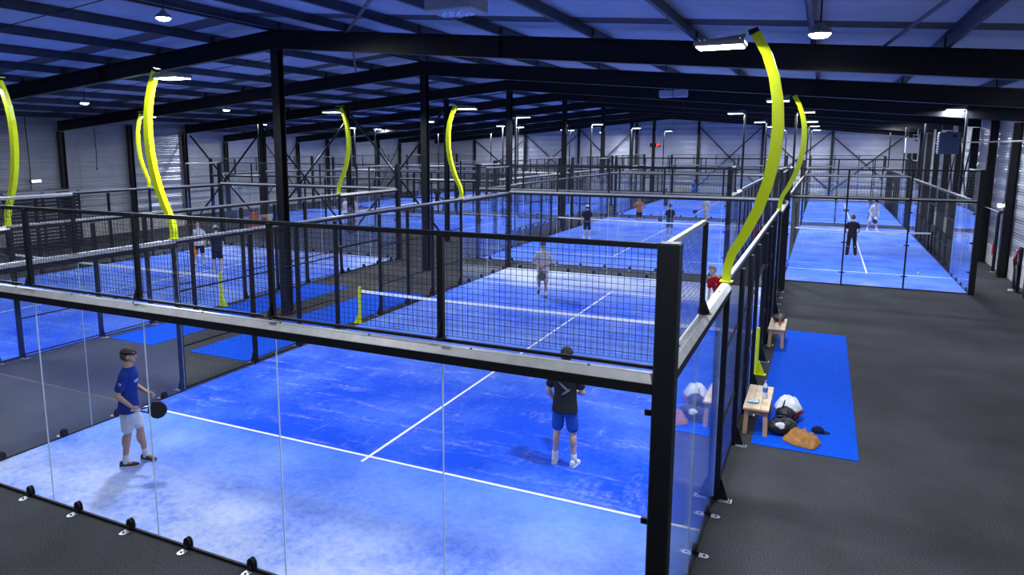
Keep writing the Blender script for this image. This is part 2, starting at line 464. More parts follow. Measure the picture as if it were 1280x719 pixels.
for x in (-29, -23, -17, -11, -5, .8, 6.6):
    column(x, YB - .22, 'dark steel column against the far gable wall', 'columns along the far gable wall', .22, .22, -.75)
def xbrace(p0, p1, z0, z1, label, group, r=.045):
    """two crossing flat bars between two columns"""
    b = thing('cross_brace', label, 'brace', p0 + (0,), 0, group)
    d = Vector((p1[0] - p0[0], p1[1] - p0[1], 0)); nrm = Vector((-d.y, d.x, 0)).normalized() * r
    for k, (a, c) in enumerate((((0, 0, z0), (d.x, d.y, z1)), ((0, 0, z1), (d.x, d.y, z0)))):
        o = nrm * (1 if k else -1)
        MB().tube([Vector(a) + o, Vector(c) + o], r, 8).build('brace_bar', BLACKF, b)
for a, b in ((-28.65, -23.18), (-22.82, -17.18), (-16.82, -11.18)):
    xbrace((a, 26.0), (b, 26.0), .15, min(zr(a), zr(b)) - .85, 'crossed black brace bars between columns where the hall widens', 'cross braces across the hall', .055)
for a, b in ((-28.82, -23.18), (-22.82, -17.18), (-16.82, -11.18), (-4.82, .62), (.98, 6.42), (6.78, 12.0)):
    xbrace((a, YB - .25), (b, YB - .25), 1.0 if a < 6 else .8, min(zr(a), zr(b)) - .9, 'crossed dark brace bars on the far gable wall', 'cross braces on the far wall', .05)
for a, b in ((34.2, 37.8), (38.2, 41.8)):
    xbrace((XR - .2, a), (XR - .2, b), .9, 5.2, 'crossed dark brace bars on the wall beside the single courts', 'cross braces on the right wall', .035)
for a, b in ((38.2, 41.8), (54.2, 57.8)):
    xbrace((XA + .2, a), (XA + .2, b), 1.0, 5.0, 'crossed dark brace bars on the wall of the wider rear hall', 'cross braces on the rear hall wall', .04)
# ------------------------------------------------------------------ courts
CACHE = {}
def cached(key, fn):
    if key not in CACHE: CACHE[key] = fn()
    return CACHE[key]
def glass_mesh(w, h=2.93):
    def f():
        m = MB(); e = .0028
        m.box(-w / 2 + .002 + e, -.006, .0, w / 2 - .002 - e, .006, h)
        m.box(-w / 2 + .002, -.006, 0, -w / 2 + .002 + e, .006, h, 1); m.box(w / 2 - .002 - e, -.006, 0, w / 2 - .002, .006, h, 1)
        return m.mesh('glass_panel', [GLASS, EDGE])
    return cached(('g', w, h), f)
def wire_mesh(w, h, hi):
    def f():
        m = MB(); p, t = (.052, .0017) if hi else (.1, .0028)
        nx = max(2, round(w / p)); nz = max(2, round(h / p))
        for i in range(nx + 1):
            x = -w / 2 + w * i / nx
            v = [(x + a, b, z) for z in (0, h) for a, b in ((-t, -t), (t, -t), (t, t), (-t, t))]
            m.add(v, [(0, 1, 5, 4), (1, 2, 6, 5), (2, 3, 7, 6), (3, 0, 4, 7)])
        for i in range(nz + 1):
            z = h * i / nz
            v = [(x, a + 2 * t, z + b) for x in (-w / 2, w / 2) for a, b in ((-t, -t), (t, -t), (t, t), (-t, t))]
            m.add(v, [(0, 1, 5, 4), (1, 2, 6, 5), (2, 3, 7, 6), (3, 0, 4, 7)])
        return m.mesh('mesh_panel', WIRE)
    return cached(('w', w, h, hi), f)
def post_mesh(h, w=.1, d=.06, foot=True):
    """post at the origin, its wide side along local y; gusset foot and plate towards +x (outside)"""
    def f():
        m = MB(); m.rbox(-d / 2, -w / 2, 0, d / 2, w / 2, h, .006)
        if foot:
            m.prism([(d / 2 - .002, .012), (d / 2 + .12, .012), (d / 2 + .02, .30), (d / 2 - .002, .30)], 'y', -.006, .006)
        return m.mesh('post', BLACK)
    return cached(('p', h, w, d, foot), f)
def plate_mesh():
    def f():
        m = MB(); m.box(.02, -.06, 0, .20, .06, .01)
        for a in (-.035, .035): m.lathe([(.012, 0), (.012, .012), (.006, .014)], 8, 1, (.17, a, .01))
        return m.mesh('base_plate', [STEEL, BLACK])
    return cached('plate', f)
def minipost_mesh():
    def f():
        m = MB(); m.rbox(-.025, -.03, 0, .025, .03, .97, .004)
        m.prism([(.02, 0), (.09, 0), (.025, .16), (.02, .16)], 'y', -.006, .006); m.box(-.03, -.045, 0, .1, .045, .008)
        return m.mesh('upper_post', BLACK)
    return cached('minipost', f)
def clamp_mesh():
    """half-disc glass clamp, outside is +x"""
    def f():
        m = MB(); n = 10
        prof = [(.055 * cos(pi * k / n), .045 + .075 * sin(pi * k / n)) for k in range(n + 1)] + [(-.055, .0), (.055, .0)]
        m.prism(prof, 'x', .008, .026); m.prism(prof, 'x', -.026, -.008)
        m.lathe([(.018, 0), (.018, .015), (.010, .02)], 8, 0, (.0, 0, .0))
        m.box(.02, -.035, 0, .05, .035, .03)
        return m.mesh('glass_clamp', BLACK)
    return cached('clamp', f)
def tab_mesh():
    def f():
        m = MB(); n = 8
        prof = [(.05 + .07 + .045 * sin(pi * k / n), .045 * cos(pi * k / n)) for k in range(n + 1)] + [(.05, -.045), (.05, .045)]
        m.prism(prof, 'z', .0, .008); m.lathe([(.014, 0), (.014, .01), (.008, .014)], 8, 1, (.11, 0, .008))
        return m.mesh('floor_tab', [STEEL, BLACK])
    return cached('tab', f)
def rail_mesh(L_, big=True):
    """rail along local y, outside +x: dark channel, pale cap with a bevelled outer edge"""
    def f():
        m = MB(); w = .12 if big else .05
        m.box(-.02, -L_ / 2, 2.865 if big else 2.92, w - .02, L_ / 2, 2.95 if big else 2.985)
        return m.mesh('rail', BLACK)
    return cached(('r', L_, big), f)
def cap_mesh(L_, big=True):
    def f():
        m = MB(); w = .12 if big else .05; c = .02; z0, z1 = (2.951, 3.02) if big else (2.986, 3.03)
        m.prism([(-.02, z0), (w - .016, z0), (w - .016, z0 + .006), (w - .055, z1 - .004), (w - .062, z1), (-.02, z1)] if big else [(-.02, z0), (w - .018, z0), (w - .018, z1), (-.02, z1)], 'y', -L_ / 2, L_ / 2)
        if big:
            n = int(L_)
            for i in range(n):
                y = -L_ / 2 + L_ * (i + .5) / n
                m.lathe([(.012, 0), (.012, .006), (.006, .009)], 6, 1, (.03, y, z1))
        return m.mesh('rail_cap', [ALU, BLACK])
    return cached(('c', L_, big), f)
def bar_mesh(L_, s=.04):
    def f():
        return MB().rbox(-s / 2, -L_ / 2, -s / 2, s / 2, L_ / 2, s / 2, .004).mesh('cross_bar', BLACK)
    return cached(('b', L_, s), f)

def enclosure(loc, rz, W, label, hi=True, big=True, end_posts=False, feet=True, group=None):
    E = thing('court_enclosure', label, 'court enclosure', (loc[0], loc[1], 0), rz, group)
    L_ = 20.0; hw = W / 2; n = 5 if W > 8 else 3; pw = W / n
    # frames: end walls use rz=-90 (outside = -y) / +90 ; sides 180 / 0
    def put(me, name, side, along, off, z, yside=None):
        """side: 'near','far','left','right'; along = coordinate along the wall, off = distance outwards"""
        if side == 'near': p = (along, -off, z); r = -pi / 2
        elif side == 'far': p = (along, L_ + off, z); r = pi / 2
        elif side == 'left': p = (-hw - off, along, z); r = pi
        else: p = (hw + off, along, z); r = 0
        return obj(name, me, E, p, r)
    def putp(me, name, side, along, off, z):      # panels: local x runs along the wall
        o = put(me, name, side, along, off, z); o.rotation_euler.z += pi / 2; return o
    for side in ('near', 'far'):
        for i in range(n):
            c = -hw + pw * (i + .5)
            putp(glass_mesh(pw), 'glass_panel', side, c, 0, .03)
            putp(wire_mesh(pw, .93, hi), 'mesh_panel', side, c, .0, 3.05)
            for q in (() if end_posts else (-pw / 4, pw / 4)):
                k = put(clamp_mesh(), 'glass_clamp', side, c + q, 0, .03)
                obj('floor_tab', tab_mesh(), k, (0, 0, -.028))
            if i:
                put(minipost_mesh(), 'upper_post', side, -hw + pw * i, .02, 3.032)
                if end_posts:
                    put(post_mesh(4.0, .05, .05, False), 'post', side, -hw + pw * i, .05, 0)
                    for z in (.45, 1.5, 2.6):
                        put(cached('stud', lambda: MB().box(-.04, -.09, -.02, 0, .09, .02).mesh('glass_stud', BLACK)), 'glass_stud', side, -hw + pw * i, .03, z)
        put(bar_mesh(W, .035), 'base_channel', side, 0, .0, .0175)
        dz = -.055 if (hi and side == 'near') else .05
        put(rail_mesh(W - .07, big), 'rail', side, 0, 0, dz)
        put(cap_mesh(W - .07, big), 'rail_cap', side, 0, 0, dz)
        put(bar_mesh(W, .045), 'top_bar', side, 0, 0, 4.0)
        put(bar_mesh(W, .03), 'mesh_bottom_bar', side, 0, 0, 3.045 + dz * .7)
    for side in ('left', 'right'):
        for y0 in (0, 2, 16, 18):
            putp(glass_mesh(2.0), 'glass_panel', side, y0 + 1, 0, .03)
            for q in (-.5, .5):
                k = put(clamp_mesh(), 'glass_clamp', side, y0 + 1 + q, 0, .03); obj('floor_tab', tab_mesh(), k, (0, 0, -.028))
        for y0 in (0, 18):
            putp(wire_mesh(2.0, .93, hi), 'mesh_panel', side, y0 + 1, 0, 3.05)
            put(minipost_mesh(), 'upper_post', side, 2 if y0 == 0 else 18, .02, 3.032)
            put(cached('tcap', lambda: MB().rbox(-.022, -1.0, -.022, .022, 1.0, .022, .004).mesh('top_bar', ALU)), 'top_bar', side, y0 + 1, 0, 4.0)
            put(bar_mesh(4.0, .035), 'base_channel', side, 2 if y0 == 0 else 18, 0, .0175)
            put(rail_mesh(3.98, big), 'rail', side, 2 if y0 == 0 else 18, 0, 0)
            put(cap_mesh(3.98, big), 'rail_cap', side, 2 if y0 == 0 else 18, 0, 0)
        put(rail_mesh(12.0, False), 'rail', side, 10, 0, 0); put(cap_mesh(12.0, False), 'rail_cap', side, 10, 0, 0)
        ps = [4, 6, 7.5, 9, 11, 12.5, 14, 16]
        for y in ps:
            p = put(post_mesh(2.90, .1, .07), 'post', side, y, .05, 0)
            obj('base_plate', plate_mesh(), p, (0, 0, 0))
        for a, b in ((4, 6), (6, 7.5), (7.5, 9), (11, 12.5), (12.5, 14), (14, 16)):
            putp(wire_mesh(b - a, 2.82, hi), 'mesh_panel', side, (a + b) / 2, 0, .06)
            for z in (.06, .9, 2.0): put(bar_mesh(b - a - .1, .03), 'cross_bar', side, (a + b) / 2, .02, z)
        putp(wire_mesh(2.0, .66, hi), 'mesh_panel', side, 10, 0, 2.22)
        put(bar_mesh(1.9, .06), 'door_lintel', side, 10, .03, 2.2)
    for sx in (-1, 1):
        for y, s in ((0, -1), (L_, 1)):
            m = cached(('corner', sx, s), lambda: MB().rbox(-.085, -.085, 0, .085, .085, 4.04, .012).mesh('corner_post', BLACK))
            c = obj('corner_post', m, E, (sx * (hw + .05), y + s * .05, 0))
            for z in (.7, 1.65, 2.6):
                MB().box(-sx * .16 if sx > 0 else .085, -.03, z, -.085 if sx > 0 else .16, .0, z + .05).build('glass_stud', BLACK, c, (0, -s * .05 if s > 0 else .06, 0))
    return E

def turf(loc, rz, W, label, m, group=None):
    t = MB().box(-W / 2, 0, 0, W / 2, 20, .012).build('court_turf', m, None, (loc[0], loc[1], 0), rz)
    tag(t, label, 'turf', group)
    z0, z1 = .0122, .0145
    for nm, (a, b, c, d) in (('service_line', (-W / 2, 3.025, W / 2, 3.075)), ('service_line', (-W / 2, 16.925, W / 2, 16.975)), ('centre_line', (-.025, 2.85, .025, 17.15))):
        if nm == 'centre_line':
            for e, g in ((b, 3.025), (3.075, 16.925), (16.975, d)): MB().box(a, e, z0, c, g, z1).build(nm, WHITE, t)
        else: MB().box(a, b, z0, c, d, z1).build(nm, WHITE, t)
    return t

def net(loc, rz, W, label, yellow, group=None):
    """net across the middle of the court"""
    N_ = thing('padel_net', label, 'net', (loc[0], loc[1], .012), rz, group)
    hw = W / 2; y = 10.0; segs = 12
    H = lambda x: .88 + .04 * (x / hw) ** 2
    def net_f():
        m = MB(); p = .09; t = .0018; n = round(W / p)
        for i in range(n + 1):
            x = -hw + W * i / n; h = H(x) - .03
            v = [(x + a, y + b, z) for z in (.02, h) for a, b in ((-t, -t), (t, -t), (t, t), (-t, t))]
            m.add(v, [(0, 1, 5, 4), (1, 2, 6, 5), (2, 3, 7, 6), (3, 0, 4, 7)])
        for j in range(10):
            z = .02 + j * .088
            v = [(x, y + a, z + b) for x in (-hw, hw) for a, b in ((-t, -t), (t, -t), (t, t), (-t, t))]
            m.add(v, [(0, 1, 5, 4), (1, 2, 6, 5), (2, 3, 7, 6), (3, 0, 4, 7)])
        return m.mesh('net_mesh', NETM)
    obj('net_mesh', cached(('net', W), net_f), N_)
    m = MB(); rings = []
    for k in range(segs + 1):
        x = -hw + W * k / segs; h = H(x)
        rings.append([(x, y - .008, h - .07), (x, y + .008, h - .07), (x, y + .008, h), (x, y - .008, h)])
    m.loft(rings).build('net_tape', TAPE, N_)
    for s in (-1, 1):
        m = MB(); x = s * (hw + .06)
        m.rbox(x - .035, y - .045, -.012, x + .035, y + .045, 1.0, .006)
        m.prism([(x + s * .034, 0), (x + s * .17, 0), (x + s * .16, .03), (x + s * .06, .28), (x + s * .034, .28)], 'y', y - .03, y + .03)
        m.box(x - .04, y - .06, -.012, x + s * .2 if s > 0 else x + .04, y + .06, .004) if s > 0 else m.box(x - .2, y - .06, -.012, x + .04, y + .06, .004)
        m.build('net_post', YELLOW if yellow else BLACK, N_)
    return N_

CURVE = [(0, 3.04), (0, 3.20), (.05, 3.40), (.19, 3.66), (.33, 3.98), (.43, 4.32), (.49, 4.66), (.51, 5.0), (.49, 5.32), (.43, 5.62), (.33, 5.90), (.19, 6.15)]
def lamp(court_loc, court_rz, W, sx, y, label, curved, group=None, power=1.0):
    hw = W / 2
    c, s = cos(court_rz), sin(court_rz)
    lx, ly = sx * (hw + .03), y
    loc = (court_loc[0] + lx * c - ly * s, court_loc[1] + lx * s + ly * c, 0)
    P = thing('floodlight_pole', label, 'floodlight', loc, court_rz + (0 if sx > 0 else pi), group)   # local +x = outside
    if curved:
        def pf():
            m = MB(); rings = []
            for i, (o, z) in enumerate(CURVE):
                a = CURVE[max(i - 1, 0)]; b = CURVE[min(i + 1, len(CURVE) - 1)]
                d = Vector((b[0] - a[0], b[1] - a[1])).normalized(); nx, nz = d.y, -d.x
                t = .052 + .018 * sin(pi * min(1, max(0, (z - 3.2) / 2.9)))
                if i == len(CURVE) - 1: t = .06
                w = .05
                rings.append([(o - nx * t, -w, z - nz * t), (o + nx * t, -w, z + nz * t), (o + nx * t, w, z + nz * t), (o - nx * t, w, z - nz * t)])
            m.loft(rings); m.box(-.08, -.07, 3.032, .08, .07, 3.045)
            return m.mesh('pole', YELLOW)
        obj('pole', cached('pole_y', pf), P)
        obj('end_cap', cached('pole_cap', lambda: MB().add([(.12, -.052, 6.13), (.24, -.052, 6.17), (.21, -.052, 6.22), (.10, -.052, 6.185), (.12, .052, 6.13), (.24, .052, 6.17), (.21, .052, 6.22), (.10, .052, 6.185)],
            [(0, 1, 2, 3), (7, 6, 5, 4), (0, 4, 5, 1), (1, 5, 6, 2), (2, 6, 7, 3), (3, 7, 4, 0)]).mesh('end_cap', BLACK)), P)
        if curved == 'T': obj('top_plate', cached('topplate', lambda: MB().rbox(.0, -.055, 6.222, .33, .055, 6.24, .004).mesh('top_plate', YELLOW)), P)
        hx, hz = -.22, 6.03
    else:
        obj('pole', cached('pole_b', lambda: MB().rbox(-.02, -.04, 3.032, .06, .04, 6.2, .006).mesh('pole', BLACK)), P)
        hx, hz = -.36, 6.12
    arm = MB(); arm.tube([(.08 if curved else 0, 0, hz + .10), (hx + .12, 0, hz + .06)], .022, 6); arm.tube([(.08 if curved else 0, .0, hz + .11), (hx - .05, 0, hz + .075)], .016, 6)
    arm.box(hx - .12, -.10, hz + .05, hx + .16, -.08, hz + .075); arm.box(hx - .12, .08, hz + .05, hx + .16, .10, hz + .075)
    obj('arm', cached(('arm', curved), lambda: arm.mesh('arm', FIX)), P)
    def hf():
        m = MB(); m.rbox(-.30, -.20, -.02, .30, .20, .045, .015)
        for k in range(9): m.box(-.24 + k * .06 - .004, -.18, .045, -.24 + k * .06 + .004, .18, .062)
        return m.mesh('lamp_head', FIX)
    hd = obj('lamp_head', cached('head', hf), P, (hx, 0, hz))
    obj('led_diffuser', cached('led', lambda: MB().rbox(-.275, -.175, -.034, .275, .175, -.018, .004).mesh('led_diffuser', LED)), hd)
    li = bpy.data.lights.new('court_light', 'AREA'); li.shape = 'RECTANGLE'; li.size = .54; li.size_y = .34; li.energy = LAMP_W * power; li.color = LAMP_COL
    lo = bpy.data.objects.new('court_light', li); COL.objects.link(lo); lo.parent = P; lo.location = (hx, 0, hz - .04); lo.rotation_euler = (0, 0, 0)
    lo.visible_glossy = True
    return P

def mk_court(name, loc, rz, W, T, labels, hi, curved, lamps='all', big=True, end_posts=False, yellow=False):
    turf(loc, rz, W, labels['turf'], T)
    enclosure(loc, rz, W, labels['enc'], hi, big, end_posts)
    net(loc, rz, W, labels['net'], yellow)
    if 'sides' in labels: labels['lamps'] = {(a, b): 'black floodlight of the %s, towards the %s and %s' % (labels['court'], labels['sides'][a > 0], labels['ends'][b > 4]) for a in (-1, 1) for b in (4, 16)}
    for sx in (-1, 1):
        for y in (4, 16):
            if lamps != 'all' and (sx, y) not in lamps: continue
            lamp(loc, rz, W, sx, y, labels['lamps'][(sx, y)] if 'lamps' in labels else labels['lamp'], curved, labels.get('lampgroup'))

TA = turf_mat('blue_turf_dusted', 1, .62, .85); TD = turf_mat('blue_turf_worn', 2, .3, .4, .6, .1); TB = turf_mat('blue_turf_haze_lightened', 3, .12, .15, .3, .16)  # last one, for the far courts: haze brightness painted into the pile colour
mk_court('A', (0, 0), 0, 10, TA, dict(turf='sand-dusted blue turf with white lines inside the front glass court', enc='glass and black mesh enclosure of the front court with pale rails',
    net='net with two yellow posts where the player in red stands', lamps={(1, 4): 'tall curved yellow floodlight pole beside the near wooden bench', (1, 16): 'curved yellow floodlight pole on the rail past the far bench', (-1, 4): 'curved yellow floodlight pole on the aisle rail beside the player in royal blue', (-1, 16): 'curved yellow floodlight pole on the aisle rail near the far glass of the front court'}, lampgroup='yellow floodlights of the front court'), True, True, yellow=True)
mk_court('D', (-15.2, 0), 0, 10, TD, dict(turf='blue turf of the court with the white-capped and white-shirted players', enc='black mesh enclosure around the white-shirted player beside the dark left wall',
    net='net with yellow posts beside the player in a white shirt', lamps={(1, 4): 'curved yellow floodlight pole by the aisle before the dark slatted cage', (1, 16): 'curved yellow floodlight pole by the aisle before the cross braces', (-1, 4): 'curved yellow floodlight pole on the outer rail close to the slatted cage', (-1, 16): 'curved yellow floodlight pole against the dark wall past the slatted cage'}, lampgroup='yellow floodlights of the left court'), True, 'T', yellow=True)
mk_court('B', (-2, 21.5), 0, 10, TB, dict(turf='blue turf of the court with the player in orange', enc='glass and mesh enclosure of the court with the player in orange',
    net='net in front of the player in the orange shirt', court="orange player's court", sides=('ridge columns', 'single court'), ends=('front court', 'farthest court'), lampgroup='black floodlights of the middle court'), False, False)
RW = 5.6
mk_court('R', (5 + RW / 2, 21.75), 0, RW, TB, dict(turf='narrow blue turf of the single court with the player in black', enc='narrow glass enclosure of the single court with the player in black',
    net='short net between the black-clad and grey-clad players', court='occupied single court', sides=('orange player', 'right wall'), ends=('open carpet', 'empty one'), lampgroup='black floodlights of the single court'), False, False, big=False, end_posts=True)
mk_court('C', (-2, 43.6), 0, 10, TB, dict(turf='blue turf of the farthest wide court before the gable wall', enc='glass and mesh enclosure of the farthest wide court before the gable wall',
    net='net of the farthest wide court before the gable wall', court='farthest wide court', sides=('crosswise courts', 'single court'), ends=('orange player', 'gable wall'), lampgroup='black floodlights of the farthest wide court'), False, False)
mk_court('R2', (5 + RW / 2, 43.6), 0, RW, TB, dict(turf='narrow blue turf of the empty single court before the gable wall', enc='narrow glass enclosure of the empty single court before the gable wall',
    net='short net of the empty single court before the gable wall', court='empty single court', sides=('farthest wide court', 'right wall'), ends=('occupied one', 'gable wall'), lampgroup='black floodlights of the empty single court'), False, False, big=False, end_posts=True)
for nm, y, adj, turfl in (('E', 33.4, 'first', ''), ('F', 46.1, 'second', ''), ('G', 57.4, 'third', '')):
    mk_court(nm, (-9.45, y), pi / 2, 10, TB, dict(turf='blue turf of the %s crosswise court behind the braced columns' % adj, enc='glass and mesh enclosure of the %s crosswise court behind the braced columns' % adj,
        net='net of the %s crosswise court behind the braced columns' % adj, court='%s crosswise court' % adj, sides={'E': ('cross braces', 'second one'), 'F': ('first one', 'third one'), 'G': ('second one', 'gable wall')}[nm], ends=('ridge columns', 'rear side wall'),
        lampgroup='black floodlights of the %s crosswise court' % adj), False, False)

# blue mats outside the gates
def mat_rug(x0, x1, y0, y1, label):
    return tag(MB().rbox(x0, y0, 0, x1, y1, .012, .003).build('floor_mat', MATB), label, 'mat')
mat_rug(5.30, 6.86, 6.15, 14.2, 'bright blue mat under the two wooden benches')
mat_rug(-7.1, -5.32, 6.0, 14.0, 'bright blue mat on the aisle along the front court')
mat_rug(-9.88, -8.35, 6.0, 14.0, 'bright blue mat on the aisle along the white-shirted players\' court')
# ------------------------------------------------------------------ people
SKIN = mat('skin', (.50, .30, .22), .55, noise=(12, .08)); SKIN2 = mat('pale_skin', (.58, .38, .30), .55, noise=(12, .08)); SKIN3 = mat('tanned_skin', (.36, .21, .15), .55, noise=(12, .08))
EYEW = mat('eye', (.02, .02, .03), .2)
def cloth(name, col): return mat(name, col, .9, spec=.2, noise=(9, .14), bump=(18, .5))
def remeshed(mb, name, mats, voxel, smooth=4):
    me = mb.mesh(name + '_src', mats if isinstance(mats, (list, tuple)) else [mats])
    o = bpy.data.objects.new(name + '_src', me); COL.objects.link(o)
    r = o.modifiers.new('remesh', 'REMESH'); r.mode = 'VOXEL'; r.voxel_size = voxel; r.use_smooth_shade = True
    if smooth:
        sm = o.modifiers.new('smooth', 'SMOOTH'); sm.factor = .5; sm.iterations = smooth
    dg = bpy.context.evaluated_depsgraph_get(); dg.update()
    out = bpy.data.meshes.new_from_object(o.evaluated_get(dg)); out.name = name
    bpy.data.objects.remove(o, do_unlink=True); bpy.data.meshes.remove(me)
    if not out.materials:
        out.materials.append(mats if not isinstance(mats, (list, tuple)) else mats[0])
    out.polygons.foreach_set('use_smooth', [True] * len(out.polygons))
    return out
def limb(mb, pts, rs, n=12):
    for i in range(len(pts) - 1):
        a, b = Vector(pts[i]), Vector(pts[i + 1])
        mb.tube([a, a.lerp(b, .35), a.lerp(b, .7), b], [rs[i], rs[i] * .65 + rs[i + 1] * .35, rs[i] * .3 + rs[i + 1] * .7, rs[i + 1]], n)
    for p, r in zip(pts, rs): mb.ball(p, r, n, 8)
def ring(c, rx, ry, M, n=20):
    return [tuple(M @ (Vector(c) + Vector((rx * cos(2 * pi * k / n), ry * sin(2 * pi * k / n), 0)))) for k in range(n)]

def person(label, loc, rz, h=1.78, lean=0, twist=0, side=0, feet=None, knees=None, arms=None, head=(0, 0), top='tee', top_m=None, bottom='shorts', bottom_m=None,
           shoe_m=None, sock_m=None, hair_m=None, headgear=None, hg_m=None, skin=SKIN, voxel=.014, grip=(False, False), group=None, footrot=(8, -8), lift=(0, 0), extra=None, crouch=0.0):
    """faces local +Y, right hand side +X; arms: ((elbow, wrist) left, (elbow, wrist) right) as offsets from the shoulder in the torso frame"""
    s = h / 1.78
    P = thing('person', label, 'person', (loc[0], loc[1], loc[2] if len(loc) > 2 else .0125), rz, group)
    P.scale = (s, s, s)
    hipz = .93 - crouch
    T = Matrix.Translation((0, 0, hipz)) @ Matrix.Rotation(radians(side), 4, 'Y') @ Matrix.Rotation(-radians(lean), 4, 'X') @ Matrix.Rotation(radians(twist), 4, 'Z') @ Matrix.Translation((0, 0, -.93))
    feet = feet or ((-.12, 0.0), (.12, 0.0))
    hips = [Vector((sx * .09, 0, hipz - .02)) for sx in (-1, 1)]
    ank = [Vector((f[0], f[1], .085 + lf)) for f, lf in zip(feet, lift)]
    kn = []
    for i in (0, 1):
        if knees: kn.append(Vector(knees[i]))
        else:
            mid = (hips[i] + ank[i]) / 2; d = (hips[i] - ank[i]).length; L2 = .83
            b = math.sqrt(max(0.0004, (L2 / 2) ** 2 - (d / 2) ** 2))
            kn.append(mid + Vector((0, b, 0.02)))
    arms = arms or (((-.06, -.03, -.28), (-.05, .06, -.52)), ((.06, -.03, -.28), (.05, .06, -.52)))
    sh = [T @ Vector((sx * .180, 0, 1.405)) for sx in (-1, 1)]
    el = [T @ (Vector((sx * .180, 0, 1.405)) + Vector(a[0])) for sx, a in zip((-1, 1), arms)]
    wr = [T @ (Vector((sx * .180, 0, 1.405)) + Vector(a[1])) for sx, a in zip((-1, 1), arms)]
    # ---- body
    b = MB()
    TR = [(.84, .145, .105), (.90, .165, .115), (.98, .160, .110), (1.08, .140, .098), (1.18, .148, .102), (1.28, .165, .112), (1.37, .180, .108), (1.43, .155, .088), (1.475, .085, .070), (1.52, .062, .062), (1.58, .058, .062)]
    b.loft([ring((0, 0 if z < 1.5 else .01, z), rx, ry, T) for z, rx, ry in TR])
    for i, sx in enumerate((-1, 1)):
        limb(b, [hips[i], kn[i], ank[i] + Vector((0, -.005, .02))], [.088, .056, .038])
        calf = kn[i].lerp(ank[i], .3) + Vector((0, -.025, 0)); b.ball(calf, (.052, .056, .12), 12, 8)
        limb(b, [sh[i], el[i], wr[i]], [.054, .040, .027])
        b.ball(el[i].lerp(wr[i], .25), .041, 10, 8)
        b.ball(ank[i] + Vector((0, .03, -.03)), (.036, .07, .035), 10, 8)
        # hand: palm and five fingers
        d = (wr[i] - el[i]).normalized()
        inward = (T.to_3x3() @ Vector((-sx, .15, 0))).normalized(); inward = (inward - d * inward.dot(d)).normalized()
        fwd = inward.cross(d) * (1 if sx < 0 else -1)
        fwd.normalize()
        M3 = Matrix((fwd, inward, d)).transposed()
        pc = wr[i] + d * .05; b.ball(pc, (.040, .018, .055), 10, 8, M=M3)
        curl = 1.0 if grip[i] else .38
        for k, ln in enumerate((.066, .078, .072, .056)):
            base = wr[i] + d * .085 + fwd * (.030 - .020 * k)
            d1 = (d * cos(curl * .8) + inward * sin(curl * .8)).normalized(); d2 = (d * cos(curl * 2.0) + inward * sin(curl * 2.0)).normalized()
            limb(b, [base, base + d1 * ln * .5, base + d1 * ln * .5 + d2 * ln * .5], [.0098, .009, .008], 8)
        tb = wr[i] + d * .03 + fwd * .034
        td = (d * .6 + fwd * (.5 if not grip[i] else .2) + inward * .5).normalized()
        limb(b, [tb, tb + td * .035, tb + td * .035 + (td + d * .4).normalized() * .03], [.012, .011, .009], 8)
    # head
    HT = T @ Matrix.Translation((0, .015, 1.58)) @ Matrix.Rotation(radians(head[0]), 4, 'Z') @ Matrix.Rotation(-radians(head[1]), 4, 'X')
    H3 = HT.to_3x3()
    hp = lambda x, y, z: HT @ Vector((x, y, z))
    b.ball(hp(0, .0, .105), (.076, .096, .110), 18, 12, M=H3)
    b.ball(hp(0, .028, .045), (.055, .068, .062), 14, 10, M=H3)
    b.ball(hp(0, .082, .012), (.024, .018, .018), 8, 6, M=H3)
    b.ball(hp(0, .102, .078), (.013, .020, .022), 8, 6, M=H3); b.ball(hp(0, .108, .066), (.016, .014, .011), 8, 6, M=H3)
    b.ball(hp(0, .084, .118), (.05, .014, .012), 10, 6, M=H3)
    for sx in (-1, 1):
        b.ball(hp(sx * .078, -.005, .085), (.010, .020, .032), 8, 6, M=H3)
        b.ball(hp(sx * .048, .05, .055), (.02, .02, .02), 8, 6, M=H3)
    body = obj('body', remeshed(b, 'body', skin, voxel, 3), P)
    if voxel < .016:
        for sx in (-1, 1): MB().ball(hp(sx * .031, .086, .098), (.012, .008, .008), 8, 6, M=H3).build('eye', EYEW, P, smooth=True)
        MB().ball(hp(0, .092, .036), (.022, .008, .006), 8, 6, M=H3).build('lips', mat('lips', (.42, .17, .15), .5), P, smooth=True)
    # ---- shirt
    if top:
        t = MB(); g = .020
        rows = [(.83, .200, .148), (.90, .194, .142), (1.0, .178, .130), (1.10, .168, .122), (1.20, .172, .124), (1.30, .185, .130), (1.38, .196, .124), (1.43, .182, .106), (1.465, .125, .086), (1.50, .076, .074)]
        t.loft([ring((0, 0, z), rx, ry, T) for z, rx, ry in rows])
        fr = 1.0 if top == 'long' else .62
        for i in (0, 1):
            pts = [sh[i] + (T.to_3x3() @ Vector((0, 0, .005))), sh[i].lerp(el[i], fr)]; rs = [.060, .068 if fr < 1 else .055]
            if fr == 1: pts.append(el[i].lerp(wr[i], .92)); rs.append(.045)
            limb(t, pts, rs)
        sh_o = obj('long_sleeve_top' if top == 'long' else 'shirt', remeshed(t, 'shirt', top_m, max(voxel, .012), 3), P)
        # hem, cuffs and collar as thin rims
        m = MB(); m.tube([T @ Vector((.072 * cos(a), .072 * sin(a) + .004, 1.50 + .004 * sin(a))) for a in [2 * pi * k / 16 for k in range(17)]], .009, 6); m.build('collar', top_m, sh_o, smooth=True)
        if extra: extra(sh_o, T, sh, el)
    # ---- shorts or trousers
    q = MB()
    TP = T if lean < 12 else Matrix.Translation((0, 0, hipz)) @ Matrix.Rotation(-radians(lean * .5), 4, 'X') @ Matrix.Translation((0, 0, -.93))
